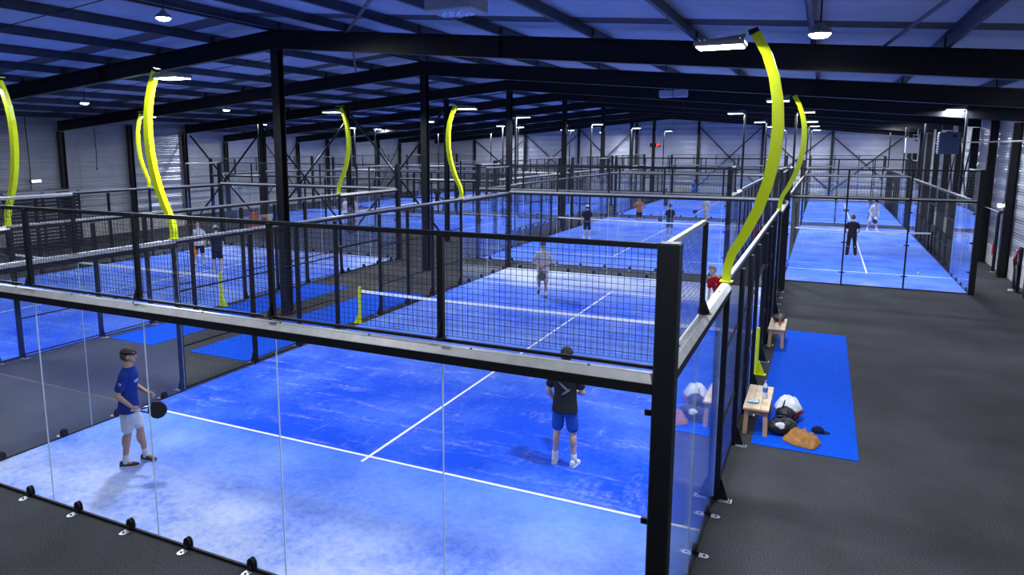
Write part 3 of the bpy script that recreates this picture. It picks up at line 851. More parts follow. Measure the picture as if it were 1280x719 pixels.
    q.loft([ring((0, 0, z), rx, ry, TP) for z, rx, ry in ((.80, .165, .122), (.86, .176, .130), (.92, .176, .128), (.99, .168, .120))])
    for i in (0, 1):
        if bottom == 'shorts':
            e = hips[i].lerp(kn[i], .80); limb(q, [hips[i] + Vector((0, 0, -.04)), e], [.094, .094])
        else:
            limb(q, [hips[i] + Vector((0, 0, -.02)), kn[i], ank[i] + Vector((0, -.01, .01))], [.094, .078, .070])
    obj(bottom, remeshed(q, bottom, bottom_m, max(voxel, .012), 3), P)
    # ---- socks, shoes
    for i in (0, 1):
        if bottom == 'shorts' and sock_m:
            k = MB(); d = (kn[i] - ank[i]).normalized()
            k.tube([ank[i] + Vector((0, 0, -.03)), ank[i] + d * .03, ank[i] + d * .10, ank[i] + d * .105], [.046, .045, .047, .043], 12); k.build('sock', sock_m, P, smooth=True)
        fr_ = radians(footrot[i]); Rm = Matrix.Rotation(fr_, 3, 'Z')
        if lift[i] > .02: Rm = Rm @ Matrix.Rotation(-radians(lift[i] * 220), 3, 'X')
        prof = [(-.085, .020, .048), (-.075, .034, .085), (-.03, .038, .098), (.02, .040, .085), (.07, .044, .062), (.12, .046, .048), (.16, .040, .040), (.185, .022, .030)]
        def rings_(f0, f1, gx):
            R_ = []
            for y, w, z1 in prof:
                zt = f1(z1); z0 = f0; w2 = w + gx
                R_.append([ank[i] + Rm @ Vector((x, y, z - .085)) for x, z in ((-w2, z0), (w2, z0), (w2 * 1.02, z0 + (zt - z0) * .5), (w2 * .7, zt), (-w2 * .7, zt), (-w2 * 1.02, z0 + (zt - z0) * .5))])
            return R_
        so = MB().loft(rings_(.018, lambda z: z, 0)).build('shoe', shoe_m, P, smooth=False)
        MB().loft(rings_(.0, lambda z: .02, .003)).build('sole', mat('pale_sole', (.7, .7, .68), .7), so)
    # ---- hair and headgear
    if hair_m:
        hb = MB(); c = hp(0, -.010, .108); R0 = (.087, .110, .122)
        n0 = len(hb.v); hb.ball((0, 0, 0), R0, 20, 14)
        out = []
        for v in hb.v:
            x, y, z = v
            front = max(0, min(1, (y - .005) / .05)); low = max(0, min(1, (.045 - z) / .03))
            neck = max(0, min(1, (-.085 - z) / .03))
            k = 1 - .30 * front * low; k *= 1 - .35 * neck
            out.append(tuple(c + H3 @ (Vector(v) * k)))
        hb.v = out; hb.build('hair', hair_m, P, smooth=True)
    if headgear in ('cap', 'cap_back'):
        c = hp(0, -.004, .125); cb = MB(); n = 20; rings2 = []
        for j in range(7):
            a = pi / 2 * j / 6; rr = cos(a) if j < 6 else .05
            rings2.append([tuple(c + H3 @ Vector((.092 * rr * cos(2 * pi * k / n), .112 * rr * sin(2 * pi * k / n), .105 * sin(a)))) for k in range(n)])
        cb.loft(rings2); cap = cb.build('cap', hg_m, P, smooth=True)
        br = MB(); sg = 1 if headgear == 'cap' else -1
        o1 = [(.085 * cos(a), sg * (.075 + .095 * sin(a)), -.012 * abs(cos(a)) * 0) for a in [pi * k / 10 for k in range(11)]]
        br.loft([[tuple(c + H3 @ Vector((x, y, z + dz))) for x, y, z in o1] for dz in (0, .010)]); br.build('brim', hg_m, cap)
    if headgear == 'band':
        m = MB(); rg = []
        n = 24
        for dz, k in ((.004, 1.0), (.004, 1.03), (.030, 1.03), (.030, 1.0)):
            rg.append([tuple(hp(.088 * k * cos(2 * pi * q_ / n), -.002 + .107 * k * sin(2 * pi * q_ / n), .125 + dz - .10 * .09 * sin(2 * pi * q_ / n))) for q_ in range(n)])
        base = len(m.v)
        for r_ in rg: m.v += r_
        for a_ in range(4):
            for k in range(n):
                A_ = a_ * n; B_ = ((a_ + 1) % 4) * n
                m.f.append((A_ + k, A_ + (k + 1) % n, B_ + (k + 1) % n, B_ + k)); m.m.append(0)
        m.build('headband', hg_m, P)
    bpy.context.view_layer.update()
    MW = Matrix.Translation(P.location) @ Matrix.Rotation(rz, 4, 'Z') @ Matrix.Scale(s, 4)
    hands = []
    for i in (0, 1):
        d = (wr[i] - el[i]).normalized(); hands.append((MW @ (wr[i] + d * .075), (MW.to_3x3() @ d).normalized()))
    return P, hands

def racket(pos, direc, normal, label, face_m, frame_m, grip_m, s=1.0):
    """padel racket: grip at pos, head towards direc"""
    d = Vector(direc).normalized(); nn = Vector(normal); nn = (nn - d * nn.dot(d)).normalized(); w = nn.cross(d)
    M = Matrix((w, nn, d)).transposed().to_4x4(); M.translation = Vector(pos)
    R = thing('padel_racket', label, 'racket')
    R.matrix_world = M; R.location = Vector(pos); R.rotation_euler = M.to_euler()
    out = [(.128 * s * sin(a), .30 * s - .135 * s * cos(a)) for a in [2 * pi * k / 28 for k in range(28)]]
    out = [(x, z) if z > .24 * s else (x * (.55 + .45 * max(0, (z - .16 * s) / (.08 * s))), z) for x, z in out]
    MB().prism([(x * .9, .30 * s + (z - .30 * s) * .9) for x, z in out], 'y', -.017 * s, .017 * s).build('racket_face', face_m, R)
    fr = MB(); n = len(out)
    ins = [(x * .90, .30 * s + (z - .30 * s) * .90) for x, z in out]
    for sgn in (0,):
        v = [(x, -.020 * s, z) for x, z in out] + [(x, .020 * s, z) for x, z in out] + [(x, -.020 * s, z) for x, z in ins] + [(x, .020 * s, z) for x, z in ins]
        f = []
        for k in range(n):
            q = (k + 1) % n
            f += [(k, q, n + q, n + k), (2 * n + k, 3 * n + k, 3 * n + q, 2 * n + q), (k, 2 * n + k, 2 * n + q, q), (n + k, n + q, 3 * n + q, 3 * n + k)]
        fr.add(v, f)
    fr.build('racket_frame', frame_m, R)
    MB().tube([(-.045 * s, 0, .185 * s), (-.012 * s, 0, .06 * s)], .012 * s, 8).tube([(.045 * s, 0, .185 * s), (.012 * s, 0, .06 * s)], .012 * s, 8).build('racket_throat', frame_m, R)
    MB().tube([(0, 0, -.06 * s), (0, 0, -.055 * s), (0, 0, .07 * s)], [.020 * s, .016 * s, .016 * s], 10).build('racket_grip', grip_m, R)
    return R

C_NAVY = cloth('navy_cloth', (.004, .010, .035)); C_BLUE = cloth('royal_blue_cloth', (.004, .030, .26)); C_WHITE = cloth('white_cloth', (.72, .74, .78)); C_BLACK = cloth('black_cloth', (.008, .009, .012))
C_GREY = cloth('light_grey_cloth', (.50, .50, .50)); C_RED = cloth('red_cloth', (.42, .008, .012)); C_ORANGE = cloth('orange_cloth', (.55, .22, .08)); C_SBLUE = cloth('blue_shorts_cloth', (.010, .085, .42))
C_DGREY = cloth('charcoal_cloth', (.018, .02, .026)); C_STONE = cloth('stone_cloth', (.42, .40, .36))
H_BROWN = mat('brown_hair', (.075, .045, .025), .7, bump=(60, .8)); H_DARK = mat('dark_hair', (.012, .010, .009), .6, bump=(60, .8)); H_BLOND = mat('sandy_hair', (.22, .14, .07), .7, bump=(60, .8))
S_DARK = mat('dark_shoe', (.012, .013, .02), .6); S_WHITE = mat('white_shoe', (.65, .66, .66), .6); R_BLACK = mat('black_carbon', (.010, .011, .016), .35); R_ORANGE = mat('orange_racket', (.75, .20, .015), .5)
R_WHITE = mat('white_gloss', (.8, .8, .82), .4)

def text_on(parent, txt, size, M, m, name='print'):
    cu = bpy.data.curves.new('t', 'FONT'); cu.body = txt; cu.size = size; cu.align_x = 'CENTER'; cu.extrude = .0008
    o = bpy.data.objects.new('t', cu); COL.objects.link(o)
    dg = bpy.context.evaluated_depsgraph_get(); dg.update()
    me = bpy.data.meshes.new_from_object(o.evaluated_get(dg)); bpy.data.objects.remove(o, do_unlink=True)
    me.materials.clear(); me.materials.append(m)
    return me
def decal_chest(txt, size, z, m, bend=True):
    def f(sh_o, T, sh, el):
        me = text_on(sh_o, txt, size, None, m)
        for v in me.vertices:
            x, y = v.co.x, v.co.y
            rx, ry = .186, .1305; yy = ry * math.sqrt(max(0, 1 - (x / rx) ** 2)) + .001 + v.co.z
            v.co = T @ Vector((-x, yy, z + y))
        obj('chest_print', me, sh_o)
        me2 = text_on(sh_o, '27', .05, None, m)
        d = (el[1] - sh[1]).normalized(); c = sh[1].lerp(el[1], .42)
        outw = (T.to_3x3() @ Vector((1, .1, 0))); outw = (outw - d * outw.dot(d)).normalized(); rt = (-d).cross(outw) * -1
        for v in me2.vertices: v.co = c + rt * -v.co.x * -1 + (-d) * v.co.y + outw * (.0735 + v.co.z)
        obj('sleeve_print', me2, sh_o)
    return f
def back_slash(m):
    def f(sh_o, T, sh, el):
        for (x0, z0, x1, z1, w) in ((-.07, 1.30, .09, 1.18, .022), (-.02, 1.12, .10, 1.21, .018)):
            q = MB(); n = 8; top_, bot = [], []
            for k in range(n + 1):
                t = k / n; x = x0 + (x1 - x0) * t; z = z0 + (z1 - z0) * t; ww = w * sin(pi * (.12 + .76 * t))
                y = lambda X: -(.1275 * math.sqrt(max(0, 1 - (X / .18) ** 2)) + .004)
                top_.append(T @ Vector((x, y(x), z + ww))); bot.append(T @ Vector((x, y(x), z - ww)))
            n1 = len(top_); q.v = [tuple(v) for v in top_ + bot]
            q.f = [(k, k + 1, n1 + k + 1, n1 + k) for k in range(n)]; q.m = [0] * n
            q.build('back_print', m, sh_o)
    return f
def jersey(sh_o, T, sh, el):
    y = mat('yellow_trim', (.75, .42, .01), .8)
    for i, sx in enumerate((-1, 1)):
        for k in (-1, 0, 1):
            p = [T @ Vector((sx * .06, k * .022 + .005, 1.497)), T @ Vector((sx * .12, k * .024, 1.474)), T @ Vector((sx * .175, k * .026, 1.462)), T @ Vector((sx * .225, k * .026, 1.445))]
            MB().tube(p, .007, 6).build('shoulder_stripe', y, sh_o)
    MB().ball(T @ Vector((-.075, .128, 1.33)), (.020, .008, .024), 10, 6).build('badge', y, sh_o)

down = lambda sx, f=.06, o=.05: ((sx * o, -.03, -.28), (sx * (o + .0), f, -.52))
# front court
p1, hands = person('player in royal blue shirt, white shorts and dark headband holding a black racket', (-3.1, 1.30), radians(-58), 1.80, lean=3, feet=((-.10, .16), (.11, -.06)), arms=(((-.06, .02, -.27), (.02, .24, -.36)), ((.05, -.07, -.27), (.03, .12, -.44))),
    head=(4, 0), top_m=C_BLUE, bottom_m=C_WHITE, shoe_m=S_DARK, sock_m=C_WHITE, hair_m=H_BROWN, headgear='band', hg_m=C_NAVY, skin=SKIN, voxel=.0085, grip=(True, True), footrot=(-20, 10), extra=decal_chest('VIBRA', .062, 1.285, mat('white_print', (.8, .82, .85), .8)))
racket(hands[1][0], (.80, .58, -.05), (.55, -.75, .1), 'black padel racket in the hand of the player with headband', R_BLACK, R_BLACK, R_WHITE)
p2, hands = person('player in dark cap, charcoal tee and blue shorts standing with back turned', (2.82, 4.10), radians(4), 1.80, lean=2, feet=((-.15, .02), (.15, .0)), arms=(((-.08, .0, -.28), (-.01, .14, -.48)), ((.07, .04, -.27), (-.06, .24, -.34))),
    head=(0, 6), top_m=C_DGREY, bottom_m=C_SBLUE, shoe_m=S_WHITE, sock_m=C_WHITE, hair_m=H_DARK, headgear='cap', hg_m=C_DGREY, skin=SKIN2, voxel=.0085, grip=(False, True), footrot=(10, -10), extra=back_slash(mat('grey_print', (.22, .23, .25), .8)))
racket(hands[1][0], (-.35, .85, .35), (1, .3, 0), 'black padel racket held before the player in the dark cap', R_BLACK, R_BLACK, R_BLACK)
p3, hands = person('player in light grey polo and shorts with dark headband stepping on the far half', (-1.75, 15.25), radians(196), 1.80, lean=5, feet=((-.10, .04), (.13, -.16)), knees=((-.10, .06, .50), (.11, .12, .52)), lift=(0, .16), arms=(((-.10, .02, -.27), (.10, .20, -.33)), ((.10, .02, -.27), (-.08, .22, -.35))),
    head=(6, 4), top_m=C_GREY, bottom_m=C_GREY, shoe_m=S_DARK, sock_m=C_WHITE, hair_m=H_DARK, headgear='band', hg_m=C_BLACK, skin=SKIN, voxel=.012, grip=(True, True))
racket(hands[1][0], (.25, -.3, -.8), (.2, -1, 0), 'dark padel racket held by the player in light grey', R_BLACK, R_BLACK, R_BLACK)
p4, hands = person('player in red jersey with yellow shoulder stripes and white shorts leaning forward', (3.86, 13.6), radians(150), 1.78, lean=20, side=10, crouch=.05, feet=((-.22, .05), (.22, -.06)), arms=(((-.10, .06, -.26), (-.04, .22, -.44)), ((.08, .05, -.27), (.12, .16, -.50))),
    head=(0, -8), top_m=C_RED, bottom_m=C_WHITE, shoe_m=S_WHITE, sock_m=C_WHITE, hair_m=H_BLOND, skin=SKIN2, voxel=.012, grip=(False, True), extra=jersey)
racket(hands[1][0], (-.35, -.45, -.75), (.2, -1, 0), 'dark padel racket lowered by the player in red jersey', R_BLACK, R_BLACK, R_BLACK)
# left court
p5, hands = person('player in white shirt and black shorts with an orange racket', (-16.35, 14.95), radians(215), 1.80, lean=4, feet=((-.16, 0), (.17, .03)), arms=(down(-1), ((.06, .0, -.27), (-.02, .18, -.46))), top_m=C_WHITE, bottom_m=C_BLACK, shoe_m=S_DARK, sock_m=C_WHITE, hair_m=H_BROWN, skin=SKIN2, voxel=.014, grip=(False, True))
racket(hands[1][0], (.25, -.25, -.8), (.4, -1, 0), 'orange padel racket held by the player in white shirt', R_ORANGE, R_ORANGE, R_BLACK)
p6, hands = person('player in white cap, navy shirt and navy shorts', (-14.55, 14.15), radians(60), 1.80, lean=5, feet=((-.11, .10), (.12, -.10)), arms=(((-.12, -.04, -.25), (-.02, .10, -.36)), ((.06, 0, -.28), (.04, .14, -.5))), head=(20, 0), top_m=C_NAVY, bottom_m=C_NAVY, shoe_m=S_WHITE, sock_m=C_GREY, hair_m=H_DARK, headgear='cap_back', hg_m=C_WHITE, skin=SKIN2, voxel=.014, grip=(False, True))
racket(hands[1][0], (-.4, .1, -.8), (.4, -1, 0), 'dark padel racket held low by the player in white cap', R_BLACK, R_BLACK, R_BLACK)
# middle court
person('player in white cap and dark shirt with back turned in the middle court', (-4.70, 29.4), radians(-8), 1.80, feet=((-.16, 0), (.16, 0)), arms=(down(-1, .03, .09), down(1, .03, .09)), top_m=C_NAVY, bottom_m=C_NAVY, shoe_m=S_WHITE, sock_m=C_WHITE, hair_m=H_DARK, headgear='cap_back', hg_m=C_WHITE, skin=SKIN2, voxel=.016)
person('player in orange shirt and dark shorts beyond the middle net', (-3.85, 37.2), radians(185), 1.74, feet=((-.08, 0), (.10, .06)), arms=(((-.16, -.03, -.23), (-.05, .05, -.40)), ((.16, -.03, -.23), (.05, .05, -.40))), top_m=C_ORANGE, bottom_m=C_NAVY, shoe_m=S_WHITE, sock_m=C_WHITE, hair_m=H_DARK, skin=SKIN3, voxel=.018)
p9, hands = person('player in navy shirt and shorts with a racket beside the middle centre line', (-1.05, 32.2), radians(40), 1.78, feet=((-.10, .08), (.10, -.06)), arms=(((-.04, .08, -.26), (.06, .30, -.32)), down(1)), top_m=C_NAVY, bottom_m=C_NAVY, shoe_m=S_WHITE, sock_m=C_WHITE, hair_m=H_DARK, skin=SKIN, voxel=.016, grip=(True, False))
racket(hands[0][0], (-.75, .2, -.45), (.3, -1, 0), 'dark padel racket of the navy-clad player by the centre line', R_BLACK, R_BLACK, R_BLACK)
p10, hands = person('player in stone-grey shirt and shorts beyond the middle net', (-.30, 39.6), radians(150), 1.76, feet=((-.10, .05), (.10, -.06)), arms=(down(-1), ((.05, .02, -.27), (.10, .20, -.42))), top_m=C_STONE, bottom_m=C_STONE, shoe_m=S_WHITE, sock_m=C_WHITE, hair_m=H_DARK, skin=SKIN, voxel=.018, grip=(False, True))
racket(hands[1][0], (-.75, -.2, -.45), (.3, -1, 0), 'dark padel racket of the player in stone-grey', R_BLACK, R_BLACK, R_BLACK)
# single court
person('player in black tee and long black trousers with back turned', (7.38, 29.3), radians(6), 1.80, feet=((-.15, .0), (.17, -.02)), arms=(((-.09, 0, -.28), (.0, .16, -.46)), ((.10, .0, -.27), (.02, .16, -.44))), top_m=C_BLACK, bottom='trousers', bottom_m=C_BLACK, shoe_m=S_DARK, hair_m=H_BROWN, skin=SKIN2, voxel=.014)
p12, hands = person('player in grey top and white shorts striding on the single court', (8.75, 40.2), radians(215), 1.80, lean=14, feet=((-.12, .24), (.14, -.20)), arms=(((-.06, .04, -.27), (-.02, .2, -.46)), ((.06, -.02, -.28), (.02, .14, -.5))), head=(0, 8), top='long', top_m=C_GREY, bottom_m=C_WHITE, shoe_m=S_WHITE, sock_m=C_WHITE, hair_m=H_DARK, headgear='cap', hg_m=C_BLACK, skin=SKIN, voxel=.016, grip=(False, True))
racket(hands[1][0], (.5, -.2, -.7), (.3, -1, 0), 'dark padel racket of the player in grey top', R_BLACK, R_BLACK, R_BLACK)
# far courts
person('player in white shirt and dark shorts waiting beside the braced column', (-19.9, 29.6), radians(165), 1.75, lean=4, feet=((-.12, 0), (.12, 0)), arms=(((-.07, .02, -.27), (.08, .22, -.34)), ((.07, .02, -.27), (-.06, .22, -.36))), top_m=C_WHITE, bottom_m=C_BLACK, shoe_m=S_DARK, sock_m=C_BLACK, hair_m=H_BROWN, skin=SKIN3, voxel=.018)
person('player in pale grey shirt and white shorts beside the white-shirted one behind the braces', (-19.0, 29.3), radians(120), 1.75, feet=((-.11, .05), (.11, -.05)), arms=(down(-1), ((.08, .03, -.26), (.02, .22, -.34))), top_m=C_GREY, bottom_m=C_WHITE, shoe_m=S_WHITE, sock_m=C_WHITE, hair_m=H_BROWN, skin=SKIN2, voxel=.018)
person('player in white top and cap on the third crosswise court', (-12.3, 57.6), radians(200), 1.78, lean=12, feet=((-.14, .1), (.14, -.1)), top_m=C_WHITE, bottom_m=C_STONE, shoe_m=S_WHITE, sock_m=C_WHITE, hair_m=H_BLOND, headgear='cap', hg_m=C_WHITE, skin=SKIN2, voxel=.02)
person('player in blue on the third crosswise court', (-10.6, 60.5), radians(180), 1.78, top_m=C_BLUE, bottom_m=C_NAVY, shoe_m=S_WHITE, sock_m=C_WHITE, hair_m=H_DARK, skin=SKIN, voxel=.02)
person('player in bright blue shirt on the farthest wide court', (-4.35, 60.2), radians(140), 1.78, arms=(((-.06, .04, -.27), (.06, .22, -.40)), ((.06, .04, -.27), (-.04, .22, -.40))), top_m=C_SBLUE, bottom_m=C_SBLUE, shoe_m=S_WHITE, sock_m=C_WHITE, hair_m=H_DARK, skin=SKIN, voxel=.02)
person('player in grey shirt and navy shorts at the start of the farthest wide court', (-4.05, 46.2), radians(175), 1.75, top_m=C_DGREY, bottom_m=C_NAVY, shoe_m=S_WHITE, sock_m=C_WHITE, hair_m=H_DARK, skin=SKIN3, voxel=.02)
person('player in dark shirt on the second crosswise court', (-20.2, 41.5), radians(180), 1.75, top_m=C_NAVY, bottom_m=C_BLACK, shoe_m=S_WHITE, sock_m=C_WHITE, hair_m=H_DARK, skin=SKIN, voxel=.02)
BALL = mat('yellow_felt_ball', (.75, .85, .25), .9)
tag(MB().ball((0, 0, 0), .033, 12, 8).build('padel_ball', BALL, None, (-3.1, 30.2, .75), smooth=True), 'small pale ball in the air before the white-capped player', 'ball')
tag(MB().ball((0, 0, 0), .033, 12, 8).build('padel_ball', BALL, None, (9.55, 25.4, .045), smooth=True), 'small ball lying by the side fence of the single court', 'ball')

# ------------------------------------------------------------------ benches and bags
WOOD = mat('pale_pine', (.66, .50, .33), .6, noise=(7, .15)); WOODD = mat('pine_leg', (.50, .30, .17), .6, noise=(7, .15))
def bench(x0, y0, x1, y1, label):
    B = thing('wooden_bench', label, 'bench', ((x0 + x1) / 2, (y0 + y1) / 2, 0.012))
    w, l = x1 - x0, y1 - y0; n = 3
    for k in range(n):
        a = -w / 2 + w * k / n
        MB().rbox(a + .002, -l / 2, .425, a + w / n - .002, l / 2, .465, .005).build('plank', WOOD, B)
    for sy in (-1, 1):
        for sx in (-1, 1):
            m = MB(); xt, xb = sx * (w / 2 - .06), sx * (w / 2 - .045); yt = sy * (l / 2 - .10); yb = sy * (l / 2 - .06)
            v = [(x + a * .035, y + c * .045, z) for x, y, z in ((xb, yb, 0), (xt, yt, .423)) for a, c in ((-1, -1), (1, -1), (1, 1), (-1, 1))]
            m.add(v, [(3, 2, 1, 0), (4, 5, 6, 7), (0, 1, 5, 4), (1, 2, 6, 5), (2, 3, 7, 6), (3, 0, 4, 7)]); m.build('leg', WOODD, B)
        MB().box(-w / 2 + .04, sy * (l / 2 - .09) - .02, .34, w / 2 - .04, sy * (l / 2 - .09) + .02, .424).build('crossbar', WOODD, B)
    return B
bench(5.12, 6.50, 5.53, 7.78, 'pale pine bench beside the black bag and brown jacket')
bench(5.12, 12.25, 5.50, 13.45, 'pale pine bench holding a dark bag and a small bottle')
PLA = mat('clear_bottle_plastic', (.55, .62, .70), .12, spec=.7); LAB = mat('blue_bottle_label', (.05, .12, .45), .5)
def bottle(x, y, z, h, label, body, capm, lab=True):
    b = thing('water_bottle', label, 'bottle', (x, y, z))
    r = h * .135
    MB().lathe([(r * .9, 0), (r, .01), (r, h * .28), (r * .93, h * .30), (r, h * .33), (r, h * .68), (r * .75, h * .78), (r * .42, h * .86), (r * .40, h * .92)], 14).build('bottle_body', body, b, smooth=True)
    MB().lathe([(r * .46, h * .92), (r * .46, h)], 12).build('bottle_cap', capm, b)
    if lab: MB().lathe([(r * 1.01, h * .38), (r * 1.02, h * .39), (r * 1.02, h * .62), (r * 1.01, h * .63)], 14).build('bottle_label', LAB, b)
bottle(5.42, 7.10, .477, .31, 'clear water bottle standing on the bench by the black bag', PLA, LAB)
bottle(5.36, 12.75, .477, .24, 'small reddish bottle standing on the far bench', mat('reddish_bottle', (.45, .12, .08), .3), R_WHITE, False)
def blob(name, parts, m, voxel=.012, smooth=3, jitter=0, parent=None, loc=(0, 0, 0)):
    b = MB()
    for c, r in parts: b.ball(c, r, 14, 10)
    me = remeshed(b, name, m, voxel, smooth)
    if jitter:
        from mathutils import noise
        for v in me.vertices:
            v.co += v.normal * jitter * (noise.noise(v.co * 14) + .6 * noise.noise(v.co * 31))
    zmin = min(v.co.z for v in me.vertices)
    for v in me.vertices: v.co.z -= zmin
    return obj(name, me, parent, loc)
# crumpled plastic wrapper on the bench
w_ = blob('plastic_wrapper', [((0, 0, .02), (.09, .06, .02)), ((.05, .03, .03), (.05, .05, .025)), ((-.05, -.02, .02), (.06, .04, .02))], mat('white_blue_plastic', (.45, .60, .85), .25, noise=(18, .5)), .008, 1, .018, None, (5.27, 6.78, .477)); tag(w_, 'crumpled white and blue plastic wrapper on the bench end', 'wrapper')
BAGM = mat('black_bag_nylon', (.010, .011, .014), .55, noise=(10, .3), bump=(20, .6)); BAGW = mat('white_bag_panel', (.62, .63, .65), .6)
def bag(x, y, rz, size, label, panels=True, towel=None):
    B = thing('sports_bag', label, 'bag', (x, y, .012), rz)
    a, b_, c = size
    blob('bag_body', [((0, 0, c * .45), (a * .5, b_ * .5, c * .45)), ((a * .18, 0, c * .5), (a * .36, b_ * .48, c * .5)), ((-a * .2, 0, c * .42), (a * .32, b_ * .5, c * .42)), ((0, 0, c * .2), (a * .5, b_ * .46, c * .22))], BAGM, .014, 3, .012, B)
    if panels:
        blob('bag_panel', [((0, 0, 0), (a * .30, b_ * .18, c * .30)), ((a * .16, b_ * .05, .0), (a * .18, b_ * .16, c * .26))], BAGW, .012, 2, .008, B, (-a * .05, -b_ * .30, c * .30))
    m = MB(); m.tube([(-a * .3, b_ * .1, c * .85), (-a * .15, b_ * .12, c * 1.12), (a * .12, b_ * .1, c * 1.12), (a * .3, b_ * .08, c * .85)], .012, 6); m.build('bag_handle', BAGM, B, smooth=True)
    return B
bag(5.80, 7.46, radians(70), (.55, .34, .34), 'black bag with red trim stuffed with a white towel', False)
MB().box(-.2, -.006, 0, .2, .006, .03).build('red_trim', C_RED, bpy.data.objects['sports_bag'], (0.02, -.185, .14)); MB().box(-.15, -.006, 0, .15, .006, .025).build('orange_trim', C_ORANGE, bpy.data.objects['sports_bag'], (0.02, -.18, .2))
def heap(name, rx, ry, h, m, loc, rz=0, seed=0, folds=9, drape=0.0):
    """crumpled cloth lying in a heap: a folded sheet with thickness"""
    from mathutils import noise
    nr, na = 16, 56; b = MB(); top_, rows = [], []
    for j in range(nr + 1):
        t = j / nr; row = []
        for k in range(na):
            a = 2 * pi * k / na
            R_ = 1 + .16 * noise.noise(Vector((cos(a) * 1.6 + seed, sin(a) * 1.6, seed)))+ .05 * sin(a * folds + seed)
            x, y = rx * R_ * t * cos(a), ry * R_ * t * sin(a)
            n1 = 1 - abs(noise.noise(Vector((x * 9 + seed, y * 9, 1.7)))) * 2.2; n2 = 1 - abs(noise.noise(Vector((x * 17 + seed, y * 17 + 3, 4.1)))) * 2
            z = h * (1 - t ** 3) * (.50 + .40 * n1 + .16 * n2) + .014 - drape * t ** 2
            row.append((x, y, max(z, .012 - drape)))
        rows.append(row)
    b.loft([r for r in rows[::-1]] ); nb = [[(x, y, max(0, z - .012 - h * .25 * (1 - i / nr)) if not drape else z - .02) for x, y, z in r] for i, r in enumerate(rows)]
    b2 = MB(); b2.loft(rows[::-1] + [])
    allr = [r for r in nb[1:]][::1] + rows[::-1][:-1]
    q = MB(); q.loft(allr)
    return q.build(name, m, None, loc, rz, smooth=True)
tw = heap('towel', .24, .19, .13, C_WHITE, (5.79, 7.50, .325), .4, 3.1, 5, .10); tag(tw, 'crumpled white towel lying on top of the black bag', 'towel')
bag(5.72, 6.78, radians(15), (.46, .32, .26), 'black sports bag with a white side panel beside the bench leg')
jk = heap('jacket', .27, .33, .19, mat('brown_corduroy', (.34, .155, .045), .95, noise=(10, .25), bump=(60, .8)), (6.04, 6.60, .0125), .5, 8.3, 4); tag(jk, 'rumpled brown jacket lying on the blue mat', 'jacket')
cp_ = thing('dark_cap', 'dark cap lying on the mat behind the brown jacket', 'cap', (6.28, 7.12, .012))
MB().lathe([(.10, 0), (.105, .02), (.09, .06), (.05, .09), (.01, .10)], 16).build('crown', C_NAVY, cp_, smooth=True)
MB().prism([(.08 * cos(pi * k / 8), .06 + .13 * sin(pi * k / 8)) for k in range(9)], 'z', .0, .010).build('brim', C_NAVY, cp_, (0, 0, 0), -pi / 2)
b2 = bag(5.32, 13.15, radians(80), (.42, .26, .16), 'small dark bag lying on the far bench', False); b2.location.z = .477
# bags and boxes at the aisle behind the white-shirted players' court
g = bag(-16.6, 27.3, .2, (.8, .4, .4), 'grey kit bag on the aisle behind the cross braces'); g2 = bag(-17.6, 27.2, -.3, (.7, .4, .36), 'dark kit bag with a pale panel beside the grey kit bag')
ob = thing('storage_box', 'orange and red printed box leaning at the foot of a braced column', 'box', (-23.5, 25.62, 0))
MB().rbox(-.22, -.18, 0, .22, .18, .95, .01).build('box_body', mat('orange_box', (.55, .14, .05), .6, noise=(8, .4)), ob)
MB().rbox(-.235, -.195, .86, .235, .195, .98, .01).build('box_lid', mat('red_box_lid', (.35, .05, .05), .6), ob)
ob = thing('storage_box', 'beige box with red print beside the orange box', 'box', (-22.55, 25.62, 0))
MB().rbox(-.26, -.18, 0, .26, .18, .90, .01).build('box_body', mat('beige_box', (.50, .42, .32), .7, noise=(8, .2)), ob)
MB().box(-.18, -.186, .6, .18, -.181, .74).build('box_print', C_RED, ob)

# ------------------------------------------------------------------ left: dark slatted cage by the wall
cg = thing('slatted_cage', 'dark slatted storage cage near the left wall', 'cage', (-25.9, 13.2, 0))
for k in range(16): MB().rbox(-.03, 0, .12 + k * .16, .0, 3.5, .21 + k * .16, .006).build('slat', BLACK, cg)
for y in (0, 1.75, 3.5): MB().rbox(-.1, y - .05, 0, -.031, y + .05, 2.75, .008).build('post', BLACK, cg)
for k in range(16): MB().rbox(-1.6, 3.5, .12 + k * .16, 0, 3.53, .21 + k * .16, .006).build('slat', BLACK, cg)
MB().rbox(-1.66, 3.44, 0, -1.58, 3.52, 2.75, .008).build('post', BLACK, cg)
MB().rbox(-1.6, -.05, 2.70, .03, 3.56, 2.76, .008).build('top_board', FIX, cg)
ex = thing('exit_light', 'small glowing exit light on the dark wall above the cage', 'light', (XL + .03, 16.6, 3.0))
MB().rbox(0, -.25, 0, .08, .25, .16, .01).build('housing', FIX, ex); MB().box(.081, -.23, .02, .09, .23, .14).build('lit_face', mat('lit_white', (1, 1, 1), .4, emit=((.7, .85, 1.0), 3)), ex)
for y in (16.3, 19.9):
    h = thing('hanging_cable', 'thin dark cable hanging against the dark left wall', 'cable', (XL + .12, y, 2.7 if y < 18 else 3.6), 0, 'cables on the left wall')
    MB().tube([(0, 0, 0), (.02, .02, 1), (0, 0, zr(XL + .12) - h.location.z - .004)], .018, 6).build('cable', BLACK, h)
    MB().lathe([(.03, -.06), (.04, -.02), (.03, .02)], 8).build('plug', BLACK, h)

